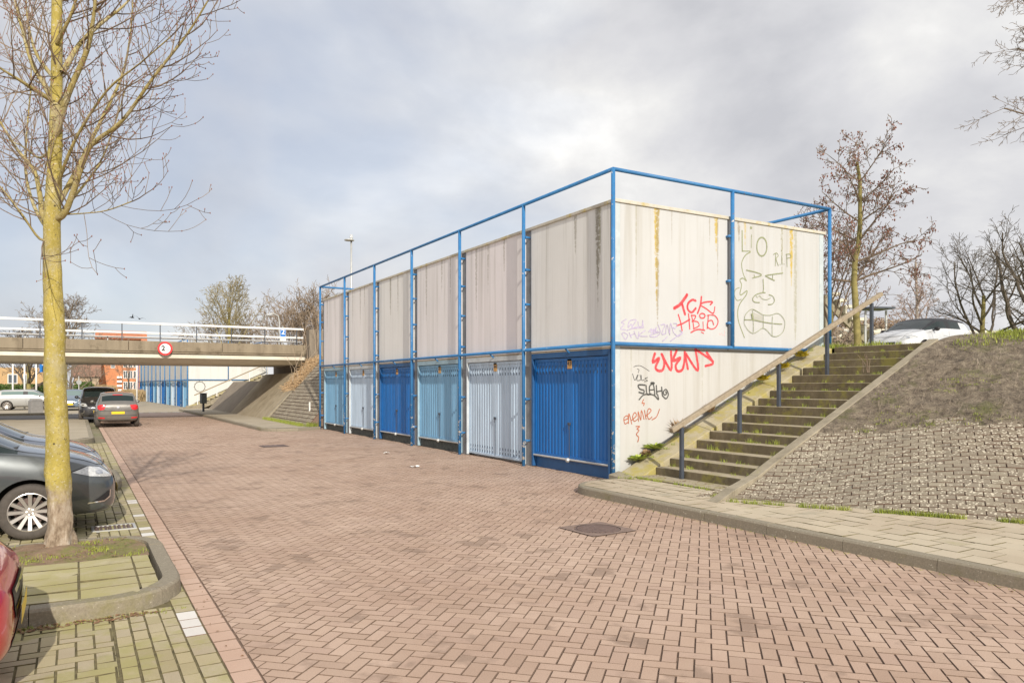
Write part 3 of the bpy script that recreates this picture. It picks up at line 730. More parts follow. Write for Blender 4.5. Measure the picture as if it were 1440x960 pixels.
def garage_row(loc, rz, nbay, label, cols, main=True):
    g = empty('garage_row', loc, rz, label, 'garages', 'garage rows along the street')
    L = nbay * BAY
    m = MB(); m.box(.30, 6.02, .22, L - .05, -.1, 5.08); m.build('core', plainwall, g)
    if not main:
        m = MB(); m.box(.10, 6.02, .10, .2, -.3, 5.1); m.build('side_wall', sideA if False else plainwall, g)
    else:
        m = MB(); m.box(.24, 5.84, .10, .2, -.2, 2.43); wl = m.build('side_wall_lower', sideL, g)
        m = MB(); m.box(.24, 2.99, .10, .2, 2.455, 5.1); wa = m.build('side_wall_panel', sideA, g)
        m = MB(); m.box(3.03, 5.84, .10, .2, 2.455, 5.1); wb = m.build('side_wall_panel', sideB, g)
        m = MB(); m.box(.24, 5.84, .115, .19, 2.425, 2.46); m.build('joint_strip', beam, g)
        m = MB(); m.box(2.985, 3.035, .115, .19, 2.46, 5.09); m.build('joint_strip', MT['grey_frame'], g)
        for a, b in ((.115, .237), (5.843, 5.98)):
            m = MB(); m.box(a, b, .098, .21, -.1, 5.095); m.build('corner_strip', MT['edge_strip'], g)
    m = MB(); m.box(.09, 6.04, .07, .28, 5.1, 5.165)
    m.box(.09, .30, .283, L, 5.1, 5.162); m.box(5.85, 6.04, .283, L, 5.1, 5.162); m.box(.303, 5.847, L - .2, L, 5.1, 5.162); m.build('coping', coping, g, bevel=.008)
    for k in range(nbay):
        y = k * BAY
        a, b = y + (.235 if k == 0 else .125), y + BAY - .125
        m = MB(); m.box(.12, .29, a, b, 2.46, 5.1); m.build('facade_panel', panel_mats[k % 6] if main else plainwall, g)
        m = MB(); m.box(.125, .29, a, b, 2.425, 2.457); m.build('lintel', beam, g)
        if main:
            c = cols[k % len(cols)]; full = c == 'pale blue' and k < 2
            make_door(g, a + .075, b - .065, c, full, ('43', '44', '45', '46', '47', '48')[k], (c, full, round(b - a, 2), k + 1))
        else:
            c = cols[k % len(cols)]; make_door(g, a + .1, b - .1, c, False, None, (c, False, round(b - a, 2), 'f'))
    for k in range(1, nbay + 1):
        y = k * BAY
        m = MB(); m.box(.138, .29, y - .123, y + (.123 if k < nbay else .05), -.1, 5.095); m.build('column', MT['grey_frame'], g)
    # blue tube frame
    T = 5.66; r = .036
    def tube(p, q, rr=r, name='frame_rail'):
        m = MB(); m.tube([p, q], rr, 10); return m.build(name, MT['steel'], g, smooth=True)
    for k in range(nbay + 1):
        y = k * BAY
        tube((0, y, -.05), (0, y, T), .04, 'frame_post')
        for z in (.55, 1.45, 2.72, 3.5, 4.25, 4.95) if main and k else ():
            m = MB(); m.tube([(.03, y, z), (.045, y - .05, z), (.08, y - .05, z), (.19, y - .02, z)], [.03, .034, .022, .022], 8); m.build('bracket', MT['steel'], g)
    for k in range(nbay):
        m = MB(); y = (k + .5) * BAY; m.tube([(0, y, 2.50), (.12, y, 2.40)], .018, 6); m.build('bracket', MT['steel'], g)
    tube((0, 0, T), (0, L, T)); tube((0, 0, 2.505), (0, L, 2.505))
    tube((0, 0, T), (6.06, 0, T)); tube((6.06, 0, T), (6.06, L, T)); tube((0, L, T), (6.06, L, T)); tube((0, 0, 2.505), (5.98, 0, 2.505))
    tube((3.03, 0, 2.505), (3.03, 0, T), .04, 'frame_post'); tube((6.06, 0, 2.2), (6.06, 0, T), .04, 'frame_post'); tube((6.06, L, 2.2), (6.06, L, T), .04, 'frame_post')
    for z in (3.0, 3.85, 4.75) if main else ():
        m = MB(); m.tube([(3.0, .02, z), (2.96, .03, z), (2.96, .1, z)], [.03, .03, .02], 8); m.build('bracket', MT['steel'], g)
    return g, (wl, wa, wb) if main else None
DCOL = ['dark blue', 'pale blue', 'light blue', 'dark blue', 'pale blue', 'light blue']
GAR, GW = garage_row((8.38, 10.67, 0), 0, 6, 'white garage row with dark and light blue doors and graffiti on its end wall', DCOL)
FAR = garage_row((7.45, 62.5, -.32), R(2), 11, 'second garage row with blue doors, seen under the bridge', DCOL[2:] + DCOL[:2], False)
stairs((7.45, 62.6), R(2), 'far concrete stairs beside the second garage row, beyond the bridge', 'far handrail on white posts beyond the bridge', 'concrete stairs beside garage rows', post_mat='white_paint')

# ------------------------------------------------------------------ graffiti, sprayed on the end wall
def wallpt(px, py):
    a = (px - CX) / F; dv = CB * a + SB; du = -SB * a + CB; t = 10.766 / du
    return dv * t - 8.38, CAMZ + (HY - py) / F * t
gm = {}
def gmat(name, col):
    if name not in gm:
        t = NT('spray_' + name); e = t.math('ADD', t.attr('edge'), t.math('MULTIPLY', t.math('SUBTRACT', t.noise(30, 4, .7), .5), .7)); al = t.mr(e, .95, .42, 0, .97)
        al = t.math('MULTIPLY', al, t.mr(t.noise(9, 5, .7), .30, .50, .55, 1.0)); t.put(t.b.inputs['Alpha'], al)
        gm[name] = t.done(t.ramp(t.noise(14, 4, .7), [(.25, tuple(min(1, c * 1.25 + .05) for c in col)), (.6, col)]), .7)
    return gm[name]
def smooth_path(pts, n=5):
    if len(pts) < 3: return [pts[0], pts[-1]] if n == 0 else [tuple(pts[0][k] + (pts[-1][k] - pts[0][k]) * i / 4 for k in (0, 1)) for i in range(5)]
    P = [pts[0]] + list(pts) + [pts[-1]]; out = []
    for i in range(1, len(P) - 2):
        p0, p1, p2, p3 = P[i - 1], P[i], P[i + 1], P[i + 2]
        for k in range(n):
            t = k / n
            out.append(tuple(.5 * (2 * p1[c] + (p2[c] - p0[c]) * t + (2 * p0[c] - 5 * p1[c] + 4 * p2[c] - p3[c]) * t * t + (3 * p1[c] - p0[c] - 3 * p2[c] + p3[c]) * t ** 3) for c in (0, 1)))
    out.append(pts[-1]); return out
def ell(cx, cy, rx, ry, n=14): return [(cx + rx * math.cos(2 * math.pi * i / n), cy + ry * math.sin(2 * math.pi * i / n)) for i in range(n + 1)]
def graffiti(name, colname, col, strokes, org, sc, wall, label, wmul=1.0):
    m = MB(); dep = .0; ed = []
    for (w, pts) in strokes:
        w2 = [wallpt(org[0] + x / sc, org[1] + y / sc) for x, y in smooth_path(pts)]
        ww = w / sc * .0114 * 1.62 / 2 * wmul
        prev = None; b = len(m.v); k = len(w2)
        for i, p in enumerate(w2):
            q0 = w2[max(0, i - 1)]; q1 = w2[min(k - 1, i + 1)]; dx, dz = q1[0] - q0[0], q1[1] - q0[1]; l = math.hypot(dx, dz) or 1
            nx, nz2 = -dz / l * ww, dx / l * ww; dep += .00002
            m.v += [(p[0] + nx, .0985 - dep, p[1] + nz2), (p[0], .0985 - dep, p[1]), (p[0] - nx, .0985 - dep, p[1] - nz2)]; ed += [1, 0, 1]
        for i in range(k - 1):
            for e_ in (0, 1): m.f.append([b + 3 * i + e_, b + 3 * i + 1 + e_, b + 3 * i + 4 + e_, b + 3 * i + 3 + e_]); m.m.append(0)
        for p in (w2[0], w2[-1]):      # round spray ends
            dep += .00008; c = [(p[0], .0985 - dep, p[1])] + [(p[0] + ww * math.cos(R(a)), .0985 - dep, p[1] + ww * math.sin(R(a))) for a in range(0, 360, 45)]
            m.add(c, [(0, 1 + a, 1 + (a + 1) % 8) for a in range(8)]); ed += [0] + [1] * 8
    o = m.build(name, gmat(colname, col), wall); o['label'] = label
    at_ = o.data.attributes.new('edge', 'FLOAT', 'POINT'); at_.data.foreach_set('value', ed)
    return o
WL, WA, WB = GW
RED = (.72, .05, .06)
graffiti('graffiti', 'red', RED, [(38, [(750, 300), (830, 245), (912, 130)]), (34, [(850, 250), (885, 375)]), (28, [(1020, 205), (975, 195), (925, 240), (920, 310), (970, 352), (1022, 300)]),
    (24, [(1093, 155), (1080, 260), (1045, 362)]), (20, [(1080, 250), (1130, 225), (1232, 218), (1205, 255)]), (17, [(1085, 265), (1160, 310), (1240, 365), (1262, 285)]),
    (18, [(800, 380), (830, 480), (848, 580)]), (18, [(780, 520), (860, 490), (945, 440)]), (18, [(930, 370), (938, 470), (945, 560)]), (15, [(965, 385), (985, 470), (997, 560)]),
    (15, [(965, 390), (1018, 395), (1003, 440), (975, 465)]), (15, [(975, 465), (1040, 470), (1062, 520), (992, 560)]), (17, ell(1103, 395, 34, 30)), (11, [(1112, 470), (1115, 560)]),
    (17, [(960, 605), (1040, 568), (1132, 578)]), (11, [(1090, 600), (1120, 617)]), (14, [(1180, 385), (1172, 480), (1165, 555)]),
    (14, [(1165, 390), (1255, 390), (1302, 460), (1272, 540), (1212, 562), (1165, 525), (1178, 465), (1225, 455), (1245, 508)])], (865, 400), 9, WA, 'red spray paint tag in two lines, upper left wall', 1.12)
graffiti('graffiti', 'pink', (.75, .42, .42), [(5, [(1320, 615), (1330, 640), (1345, 612)]), (5, [(1345, 612), (1360, 640), (1378, 636)]), (6, [(1388, 585), (1385, 650)])], (865, 400), 9, WA, 'tiny faded pink scribble')
graffiti('graffiti', 'purple', (.43, .36, .52), [(9, [(140, 440), (80, 480), (115, 500), (72, 560), (132, 572)]), (9, [(215, 448), (178, 470), (165, 545), (205, 500), (218, 552)]), (9, [(215, 450), (268, 450), (212, 545), (282, 535)]),
    (9, [(290, 470), (300, 530), (340, 525), (350, 455)]), (9, [(350, 455), (358, 545)]), (9, [(150, 580), (230, 555), (360, 545)]), (9, [(85, 625), (130, 692), (160, 640), (110, 608), (85, 625)]),
    (9, [(178, 610), (205, 670)]), (9, [(190, 645), (250, 618)]), (9, [(240, 590), (258, 640), (290, 682), (300, 600)]), (9, [(380, 580), (302, 645), (405, 655)]),
    (9, [(425, 600), (460, 560), (455, 610), (490, 560), (482, 620), (522, 540), (510, 600), (540, 590)]), (9, [(545, 510), (572, 600), (522, 655), (450, 658), (450, 635), (560, 600)]), (9, [(580, 510), (632, 510), (590, 622), (640, 620)]),
    (9, [(640, 620), (657, 505), (690, 632)]), (9, [(690, 632), (702, 490), (740, 612)]), (9, [(740, 490), (782, 500), (762, 552), (730, 540)]), (9, [(750, 620), (800, 652), (850, 610), (820, 580)]), (8, [(600, 715), (660, 660)]), (8, [(700, 715), (850, 605)])],
    (865, 400), 9, WA, 'faint purple marker scribbles low on the upper panel', 1.35)
graffiti('graffiti', 'red', RED, [(23, [(338, 112), (318, 195), (378, 155), (345, 240), (372, 272), (412, 262), (425, 190), (402, 118)]), (22, [(402, 118), (488, 268), (488, 92)]), (23, [(540, 85), (508, 180), (578, 150), (532, 220), (548, 275), (592, 262), (612, 190), (615, 100)]),
    (22, [(615, 100), (645, 255)]), (22, [(625, 112), (738, 272), (715, 72)]), (20, [(715, 72), (880, 192), (808, 228)]), (24, [(878, 190), (820, 102)])], (870, 480), 6.62, WL, 'bold red spray paint letters below the blue rail', 1.2)
graffiti('graffiti', 'black', (.05, .05, .045), [(5, [(130, 300), (152, 360), (175, 312)]), (5, [(182, 310), (170, 360), (206, 355), (200, 310)]), (5, [(212, 315), (215, 360), (240, 355)]), (5, [(270, 335), (245, 345), (270, 365), (240, 372)]),
    (4, [(140, 235), (200, 225), (285, 275)]), (4, [(175, 255), (190, 265), (182, 290)]), (11, [(245, 405), (185, 405), (195, 440), (235, 455), (230, 482), (190, 472)]), (10, [(255, 410), (265, 490), (300, 487)]), (10, [(290, 490), (287, 420), (322, 400), (337, 492)]), (9, [(285, 452), (330, 447)]),
    (9, ell(315, 388, 16, 7, 10)), (10, [(350, 410), (355, 490)]), (9, [(355, 467), (400, 457)]), (10, [(400, 425), (405, 490)]), (9, [(405, 500), (440, 532), (462, 490), (440, 445), (415, 470), (425, 496), (446, 485), (438, 466)]), (9, [(190, 540), (230, 497), (272, 490)]), (9, [(280, 490), (330, 500), (370, 540), (362, 495)])],
    (870, 480), 6.62, WL, 'black marker tag above the rust brown one', 1.4)
graffiti('graffiti', 'rust', (.40, .11, .045), [(8, [(232, 540), (218, 575), (240, 572), (232, 596)]), (8, [(55, 730), (87, 715), (80, 690), (50, 712), (58, 765), (87, 752)]), (8, [(92, 762), (96, 670), (122, 766)]), (8, [(122, 732), (165, 690), (150, 660), (130, 700), (145, 742), (177, 722)]),
    (8, [(185, 742), (182, 650), (206, 732), (212, 640), (236, 722)]), (8, [(240, 640), (256, 722)]), (8, [(255, 692), (302, 645), (280, 625), (264, 672), (280, 722), (310, 702)]), (8, [(310, 727), (352, 700), (380, 630)]), (8, [(160, 790), (196, 790), (170, 812), (190, 826), (165, 862), (186, 892), (178, 932)])],
    (870, 480), 6.62, WL, 'rust brown scrawled tag with a wavy tail', 1.25)
OL = (.25, .27, .14)
graffiti('graffiti', 'olive', OL, [(15, [(180, 235), (182, 510)]), (11, [(180, 510), (295, 515), (230, 560), (182, 640), (175, 720), (200, 830), (238, 912), (192, 875), (150, 900), (172, 968), (150, 1078), (170, 1098), (245, 1043), (230, 1108), (150, 1218), (120, 1328), (135, 1468), (210, 1675)]),
    (8, [(140, 1003), (90, 1028), (75, 1098), (110, 1173), (168, 1158)]), (8, [(305, 290), (302, 465)]), (14, ell(300, 195, 8, 8, 8)), (15, ell(445, 450, 68, 125, 18)), (8, [(632, 540), (625, 710)]), (8, [(600, 556), (640, 535), (667, 570), (637, 615), (667, 705)]), (8, [(690, 688), (692, 694)]), (8, [(712, 570), (716, 690)]), (9, [(708, 503), (708, 509)]), (8, [(742, 682), (745, 688)]),
    (8, [(780, 550), (785, 720)]), (8, [(770, 555), (820, 550), (837, 590), (785, 607)]), (11, [(235, 765), (380, 800), (437, 835), (320, 870)]), (7, [(340, 830), (346, 866)]), (11, [(725, 805), (512, 835), (508, 852), (612, 905)]), (7, [(590, 830), (586, 890)]),
    (9, [(460, 888), (466, 1018), (460, 1063), (490, 1070)]), (9, [(460, 1068), (370, 1093), (320, 1148), (340, 1193), (412, 1203)]), (5, [(365, 1113), (382, 1133), (412, 1113), (450, 1153), (510, 1163), (560, 1138)]), (9, [(540, 1098), (590, 1118), (612, 1178), (582, 1223), (530, 1228)]),
    (6, [(205, 1448), (220, 1368), (300, 1293), (380, 1323), (460, 1368), (560, 1373), (650, 1348), (712, 1388), (752, 1468), (732, 1588), (660, 1653), (580, 1653), (510, 1578), (450, 1548), (390, 1588), (320, 1618), (250, 1568), (205, 1488), (205, 1448)]),
    (9, [(205, 1433), (330, 1438), (450, 1463), (580, 1483), (712, 1493)]), (6, [(315, 1308), (326, 1458), (326, 1598)]), (6, [(460, 1368), (461, 1538)]), (6, [(585, 1388), (580, 1483), (580, 1648)]), (22, [(305, 1360), (318, 1420)])],
    (1025, 300), 9.6, WB, 'olive green line drawing of a scowling face with letters', 1.5)
m = MB(); q = [wallpt(1025 + x / 9.6, 300 + y / 9.6) for x, y in ((332, 1335), (455, 1380), (455, 1455), (335, 1430))]
m.add([(a, .0988, b) for a, b in q], [(0, 1, 2, 3)]); m.build('graffiti_fill', plain('grey_spray', (.40, .39, .35), .8), WB)
# round wheel mark on the far end wall
fw = FAR[0]; cR, sR = math.cos(R(2)), math.sin(R(2)); w0 = at(281, 57.0) - Vector((7.45, 62.5, 0)); d0 = at(281, 58.0) - at(281, 57.0)
f_ = lambda v: -sR * v.x + cR * v.y
k_ = (.094 - f_(w0)) / f_(d0); q = w0 + d0 * k_; lx = cR * q.x + sR * q.y; lz = zat(543.5, 57 + k_) + .32
m = MB()
for k in range(24):
    a0_, a1_ = R(k * 15), R(k * 15 + 15.0)
    for r0_, r1_ in ((.36, .41),): m.add([(lx + r0_ * math.cos(a0_), .095, lz + r0_ * math.sin(a0_)), (lx + r1_ * math.cos(a0_), .095, lz + r1_ * math.sin(a0_)), (lx + r1_ * math.cos(a1_), .095, lz + r1_ * math.sin(a1_)), (lx + r0_ * math.cos(a1_), .095, lz + r0_ * math.sin(a1_))], [(0, 1, 2, 3)])
    if k % 2 == 0: m.add([(lx + .42 * math.cos(a0_), .094, lz + .42 * math.sin(a0_)), (lx + .50 * math.cos(a0_ + .03), .094, lz + .50 * math.sin(a0_ + .03)), (lx + .42 * math.cos(a0_ + .09), .094, lz + .42 * math.sin(a0_ + .09))], [(0, 1, 2)])
m.build('graffiti', plain('wheel_black', (.12, .12, .10), .8), fw)['label'] = 'black ring drawing on the far end wall'
# ------------------------------------------------------------------ bridge
def bridge():
    b = empty('road_bridge', (0, 39.0, 0), 0, 'low concrete road bridge with white railings crossing the street', 'bridge')
    m = MB()
    x0, x1 = -64, 10.38; n = 18
    for i in range(n):
        a, c = x0 + (x1 - x0) * i / n, x0 + (x1 - x0) * (i + 1) / n
        m.box(a + .008, c - .008, 0, .3, 3.36, 3.84)
    m.build('parapet', MT['bridge'], b, bevel=.02)
    m = MB(); m.box(x0, x1, 7.2, 7.5, 3.36, 3.84); m.build('parapet', MT['bridge'], b)
    m = MB(); m.extr([(.20, 3.27), (.14, 3.25), (.14, 3.06), (.75, 2.84), (6.8, 2.84), (7.35, 3.06), (7.35, 3.27)], 'x', x0, x1 - .01); m.mi = 0
    m.build('deck_beam', MT['beam'], b)
    m = MB(); m.box(x0, x1 - .02, .05, 7.4, 3.275, 3.42); m.build('deck', MT['bridge'], b)
    m = MB(); m.box(10.39, 14.5, -.6, .02, 1.2, 4.62); m.box(10.39, 14.5, .03, 7.5, 1.2, 3.84); m.build('abutment', concrete('abutment_concrete', (.16, .13, .10), (.25, .21, .16), ((.30, .24, .17), .8, .55, .6), 1.5, True), b, bevel=.02)
    m = MB(); m.box(-30, -28, -.3, 7.8, -.1, 2.83); m.build('abutment', MT['bank'], b)
    for (z, y, hh, nm) in ((4.67, .15, .05, 'top_rail'), (4.23, .30, .045, 'guard_rail'), (4.03, .75, .04, 'guard_rail')):
        m = MB(); m.box(x0, 10.3, y - .03, y + .03, z - hh, z + hh); m.build(nm, MT['white_paint'], b, bevel=.015)
    x = 9.95; k = 0
    while x > -24:
        m = MB(); m.box(x - .022, x + .022, .17, .21, 3.80, 4.67); m.build('railing_post', MT['darksteel'], b)
        if k % 2: m = MB(); m.box(x - .6, x - .55, .72, .78, 3.4, 4.05); m.build('guard_post', MT['galv'], b)
        x -= 1.62; k += 1
    return b
bridge()
# clearance sign on the bridge
s = empty('height_limit_sign', (3.66, 38.93, 3.50), 0, 'round red and white height limit sign reading 2 on the bridge', 'sign')
m = MB(); m.lathe([(0, .02), (.24, .02), (.24, 0), (0, -.0)], 28, (0, 0, 0)); m.build('disc', MT['signwhite'], s)
m = MB(); m.lathe([(.24, .03), (.325, .03), (.325, -.012), (.24, -.012), (.24, .03)], 32, (0, 0, 0)); m.build('rim', MT['signred'], s)
text_mesh('2', .33, 'digit', MT['signblack'], s, (-.08, -.006, 0), (R(90), 0, 0), bold=.012)
text_mesh('.2m', .12, 'small_text', plain('sign_faded', (.45, .50, .48), .6), s, (.10, -.006, -.05), (R(90), 0, 0), bold=.003)
p = at(398, 49.5)
s = empty('street_sign', (p.x, p.y, 3.25), R(10), 'blue and white sign with a 2 standing behind the bridge railing', 'sign')
m = MB(); m.tube([(0, .03, 0), (0, .03, 2.45)], .03, 8); m.build('pole', MT['galv'], s)
m = MB(); m.box(-.20, .20, -.01, .01, 1.62, 2.3); m.build('panel', MT['signblue'], s, bevel=.003)
m = MB(); m.box(-.20, .20, -.014, -.011, 1.46, 1.61); m.box(-.19, -.175, -.014, -.011, 1.63, 2.29); m.box(.175, .19, -.014, -.011, 1.63, 2.29); m.box(-.174, .174, -.014, -.011, 2.275, 2.29); m.box(-.1, .12, -.014, -.011, 1.70, 1.74); m.build('white_marking', MT['signwhite'], s)
text_mesh('2', .48, 'digit', MT['signwhite'], s, (0, -.014, 2.04), (R(90), 0, 0), bold=.014)

# ------------------------------------------------------------------ cars
def car_sections(kind):
    # x, zb, w, zs, ws, we, ze, zt
    front = [(-.12, .20, .875, .965, .80, .665, .995, 1.025), (.12, .20, .875, .93, .80, .62, .965, .99), (.42, .20, .855, .855, .775, .58, .905, .925),
             (.64, .20, .80, .765, .715, .52, .825, .845), (.77, .21, .71, .68, .62, .44, .735, .75), (.845, .24, .58, .655, .50, .34, .63, .645), (.875, .33, .44, .50, .40, .26, .55, .56)]
    if kind == 'hatch':
        back = [(-3.13, .44, .62, .74, .58, .46, .80, .82), (-3.09, .30, .76, .90, .72, .58, .965, .985), (-2.99, .25, .825, .955, .785, .69, 1.05, 1.075), (-2.70, .21, .86, .985, .825, .65, 1.33, 1.38),
                (-2.58, .21, .868, .99, .832, .65, 1.375, 1.43), (-2.30, .20, .872, .992, .838, .655, 1.405, 1.455), (-1.45, .20, .875, .99, .842, .66, 1.425, 1.48), (-1.35, .20, .875, .99, .842, .66, 1.425, 1.48)]
    elif kind == 'estate':
        back = [(-3.62, .46, .675, .78, .66, .48, .84, .86), (-3.58, .30, .78, .92, .74, .66, .97, .99), (-3.50, .25, .83, .97, .79, .62, 1.05, 1.07), (-3.26, .21, .86, .985, .825, .655, 1.34, 1.38),
                (-3.12, .21, .868, .99, .832, .655, 1.375, 1.425), (-2.55, .20, .872, .992, .838, .655, 1.405, 1.45), (-1.45, .20, .875, .99, .842, .66, 1.425, 1.47), (-1.35, .20, .875, .99, .842, .66, 1.425, 1.47)]
    mid = [(-.97, .20, .875, .985, .842, .665, 1.40, 1.455), (-.86, .20, .875, .983, .84, .665, 1.36, 1.405), (-.38, .20, .875, .973, .825, .675, 1.14, 1.175)]
    return back + mid + front
def make_car(name, loc, heading, label, kind, col, group='cars parked along the street', sx=1.0, sz=1.0, roof=None, rim_spokes=10, glass='glass', detail=1, facing='front', plate=True, lower=None):
    """local +X is the nose, origin on the ground under the front axle"""
    root = empty(name, loc, heading, label, 'car', group)
    body_m = paint('car_paint_' + name, col); lower_m = lower or body_m
    sec = car_sections(kind); m = MB(); mats = [bpy.data.materials.new('slot%d' % i_) for i_ in range(6)]; wellm = bpy.data.materials.new('slot6')
    wb = 2.5 if kind == 'hatch' else 2.68
    def ring(sct):
        x, zb, w, zs, ws, we, ze, zt = sct
        zm = zb + (zs - zb) * .52
        p = [(0, zb), (w * .78, zb), (w * .965, zb + .075), (w, zm), (w * .992, zm + (zs - zm) * .6), (ws, zs)]
        a5 = (ws, zs); b6 = (we, ze)
        L = lambda t: (a5[0] + (b6[0] - a5[0]) * t, a5[1] + (b6[1] - a5[1]) * t)
        p += [L(.07), L(.90), b6, (we * .6, ze + (zt - ze) * .75), (0, zt)]
        p = [(x * sx, y, z * sz) for y, z in p]
        return p + [(q[0], -q[1], q[2]) for q in reversed(p[1:-1])]
    rings = [ring(s_) for s_ in sec]; N = len(rings[0])
    for r_ in rings: m.v += r_
    xs = [s_[0] for s_ in sec]
    for i in range(len(rings) - 1):
        xm = (xs[i] + xs[i + 1]) / 2
        for k in range(N):
            a, b_ = i * N + k, i * N + (k + 1) % N; mi = 0
            kk = k if k < N / 2 else N - 1 - k
            rear_end = xs[3]
            if kk == 6:
                if -1.35 < xm < -.12: mi = 1
                elif (-2.30 if kind == 'hatch' else -3.12) < xm < -1.45: mi = 1
                elif -1.45 < xm < -1.35: mi = 5
            if kk in (8, 9):
                if -.86 < xm < -.12: mi = 2
                elif xs[2] < xm < xs[3]: mi = 3
                elif xs[3] < xm < -.86: mi = 4
            if kk == 7 and rear_end < xm < -.12 and roof: mi = 4
            m.f.append([a, b_, b_ + N, a + N]); m.m.append(mi)
    m.f.append(list(reversed(range(N)))); m.m.append(0); e = (len(rings) - 1) * N; m.f.append([e + k for k in range(N)]); m.m.append(0)
    cage = m.build('car_cage', mats)
    sub = cage.modifiers.new('s', 'SUBSURF'); sub.levels = 3 if detail > 1 else 2; sub.render_levels = sub.levels
    WR = .315 * (1.0 if sz < 1.06 else 1.1); cut = MB()
    for xa in (0, -wb):
        for sd in (-1, 1): cut.lathe([(0, -.16), (WR + .055, -.16), (WR + .055, .3), (0, .3)], 40, (xa * sx, sd * .80 - .07, WR))
    cutter = cut.build('cut', wellm)
    for ob_ in (cage, cutter):
        b2 = bmesh.new(); b2.from_mesh(ob_.data); bmesh.ops.remove_doubles(b2, verts=b2.verts, dist=1e-5); bmesh.ops.recalc_face_normals(b2, faces=b2.faces); b2.to_mesh(ob_.data); b2.free()
    bo = cage.modifiers.new('b', 'BOOLEAN'); bo.object = cutter; bo.operation = 'DIFFERENCE'; bo.solver = 'EXACT'
    try: bo.material_mode = 'TRANSFER'
    except Exception: pass
    dg = bpy.context.evaluated_depsgraph_get(); ev = cage.evaluated_get(dg); me = bpy.data.meshes.new_from_object(ev)
    vs = [v.co.copy() for v in me.vertices]; bvh = BVHTree.FromPolygons(vs, [list(p.vertices) for p in me.polygons])
    groups = {}
    for p in me.polygons: groups.setdefault(p.material_index, []).append(p)
    def sub_mesh(polys, nm, mat, push=0.0, par=root):
        idx = {}; nv = []; nf = []
        for p in polys:
            f = []
            for vi in p.vertices:
                if vi not in idx: idx[vi] = len(nv); nv.append(vs[vi] + me.vertices[vi].normal * push)
                f.append(idx[vi])
            nf.append(f)
        q = bpy.data.meshes.new(nm); q.from_pydata([tuple(v) for v in nv], [], nf)
        q.materials.append(mat); q.polygons.foreach_set('use_smooth', [True] * len(q.polygons)); q.update()
        o = bpy.data.objects.new(nm, q); COL.objects.link(o); o.parent = par; return o
    known = {id(k): None for k in ()}
    body_polys = []; well = []; roof_p = []; pill = []
    g1, g2, g3 = [], [], []
    for i, pl_ in groups.items():
        mt = me.materials[i] if i < len(me.materials) else None
        i = ([q_.name for q_ in mats] + [wellm.name]).index(mt.name)
        if i == 1: g1 += pl_
        elif i == 2: g2 += pl_
        elif i == 3: g3 += pl_
        elif i == 4 and roof: roof_p += pl_
        elif i == 5: pill += pl_
        elif i == 6: well += pl_
        else: body_polys += pl_
    bd_ = sub_mesh(body_polys, 'body', body_m)
    try:
        bd_.data.set_sharp_from_angle(angle=R(38))
    except Exception: pass
    for grp, nm_ in ((well, 'wheel_arch'), (pill, 'door_pillar')):
        for sd in (1, -1):
            for fr_ in (1, -1):
                pp = [p for p in grp if p.center.y * sd > 0 and (p.center.x + 1.25 * sx) * fr_ > 0]
                if pp: sub_mesh(pp, nm_, MT['black'])
    if roof_p: sub_mesh(roof_p, 'roof', roof)
    gl = MT[glass]
    sf = [p for p in g1 if p.center.x > -1.4 * sx]; sr = [p for p in g1 if p.center.x <= -1.4 * sx]
    for grp in (sf, sr):
        for sd in (1, -1):
            pp = [p for p in grp if p.center.y * sd > 0]
            if pp: sub_mesh(pp, 'side_window', gl)
    if g2: sub_mesh(g2, 'windscreen', gl)
    if g3: sub_mesh(g3, 'rear_window', gl)
    bpy.data.objects.remove(cage); bpy.data.objects.remove(cutter)
    for q_ in mats + [wellm]: bpy.data.materials.remove(q_)
    # patches that lie on the body
    def patch(pts, frame, nm, mat, push=.004, par=root, res=.05):
        d = {'front': Vector((-1, 0, 0)), 'rear': Vector((1, 0, 0)), 'top': Vector((0, 0, -1)), 'right': Vector((0, 1, 0)), 'left': Vector((0, -1, 0)),
             'fr': Vector((-1, 1, -.12)).normalized(), 'fl': Vector((-1, -1, -.12)).normalized()}[frame]
        def pos(a, b_):
            if frame in ('front', 'rear'): return Vector((3 if frame == 'front' else -6, a, b_ * sz))
            if frame == 'top': return Vector((a * sx, b_, 4))
            if frame in ('right', 'left'): return Vector((a * sx, -3 if frame == 'right' else 3, b_ * sz))
            s_ = -1 if frame == 'fr' else 1        # a runs along the diagonal of the corner, b is height at the body
            c = Vector((.62 * sx, s_ * .62, b_ * sz)); t = Vector((1, -s_, 0)).normalized() * a; return c + t - d * 2
        tri = tessellate_polygon([[Vector((p[0], p[1], 0)) for p in pts]])
        bm = bmesh.new(); bv = [bm.verts.new((p[0], p[1], 0)) for p in pts]
        for t in tri:
            try: bm.faces.new([bv[i] for i in t])
            except Exception: pass
        for _ in range(6):
            ed = [e for e in bm.edges if e.calc_length() > res]
            if not ed: break
            bmesh.ops.subdivide_edges(bm, edges=ed, cuts=1); bmesh.ops.triangulate(bm, faces=bm.faces[:])
        bm.verts.index_update(); nv = []
        for v in bm.verts:
            o_ = pos(v.co.x, v.co.y); h = bvh.ray_cast(o_, d, 12)
            if h[0] is None: h = bvh.find_nearest(o_ + d * 2.5)
            nv.append(tuple(h[0] - d * push + Vector((0, 0, push * .3))))
        q = bpy.data.meshes.new(nm); q.from_pydata(nv, [], [[v.index for v in f.verts] for f in bm.faces]); bm.free()
        q.materials.append(mat); q.polygons.foreach_set('use_smooth', [True] * len(q.polygons)); q.update()
        o = bpy.data.objects.new(nm, q); COL.objects.link(o); o.parent = par; return o
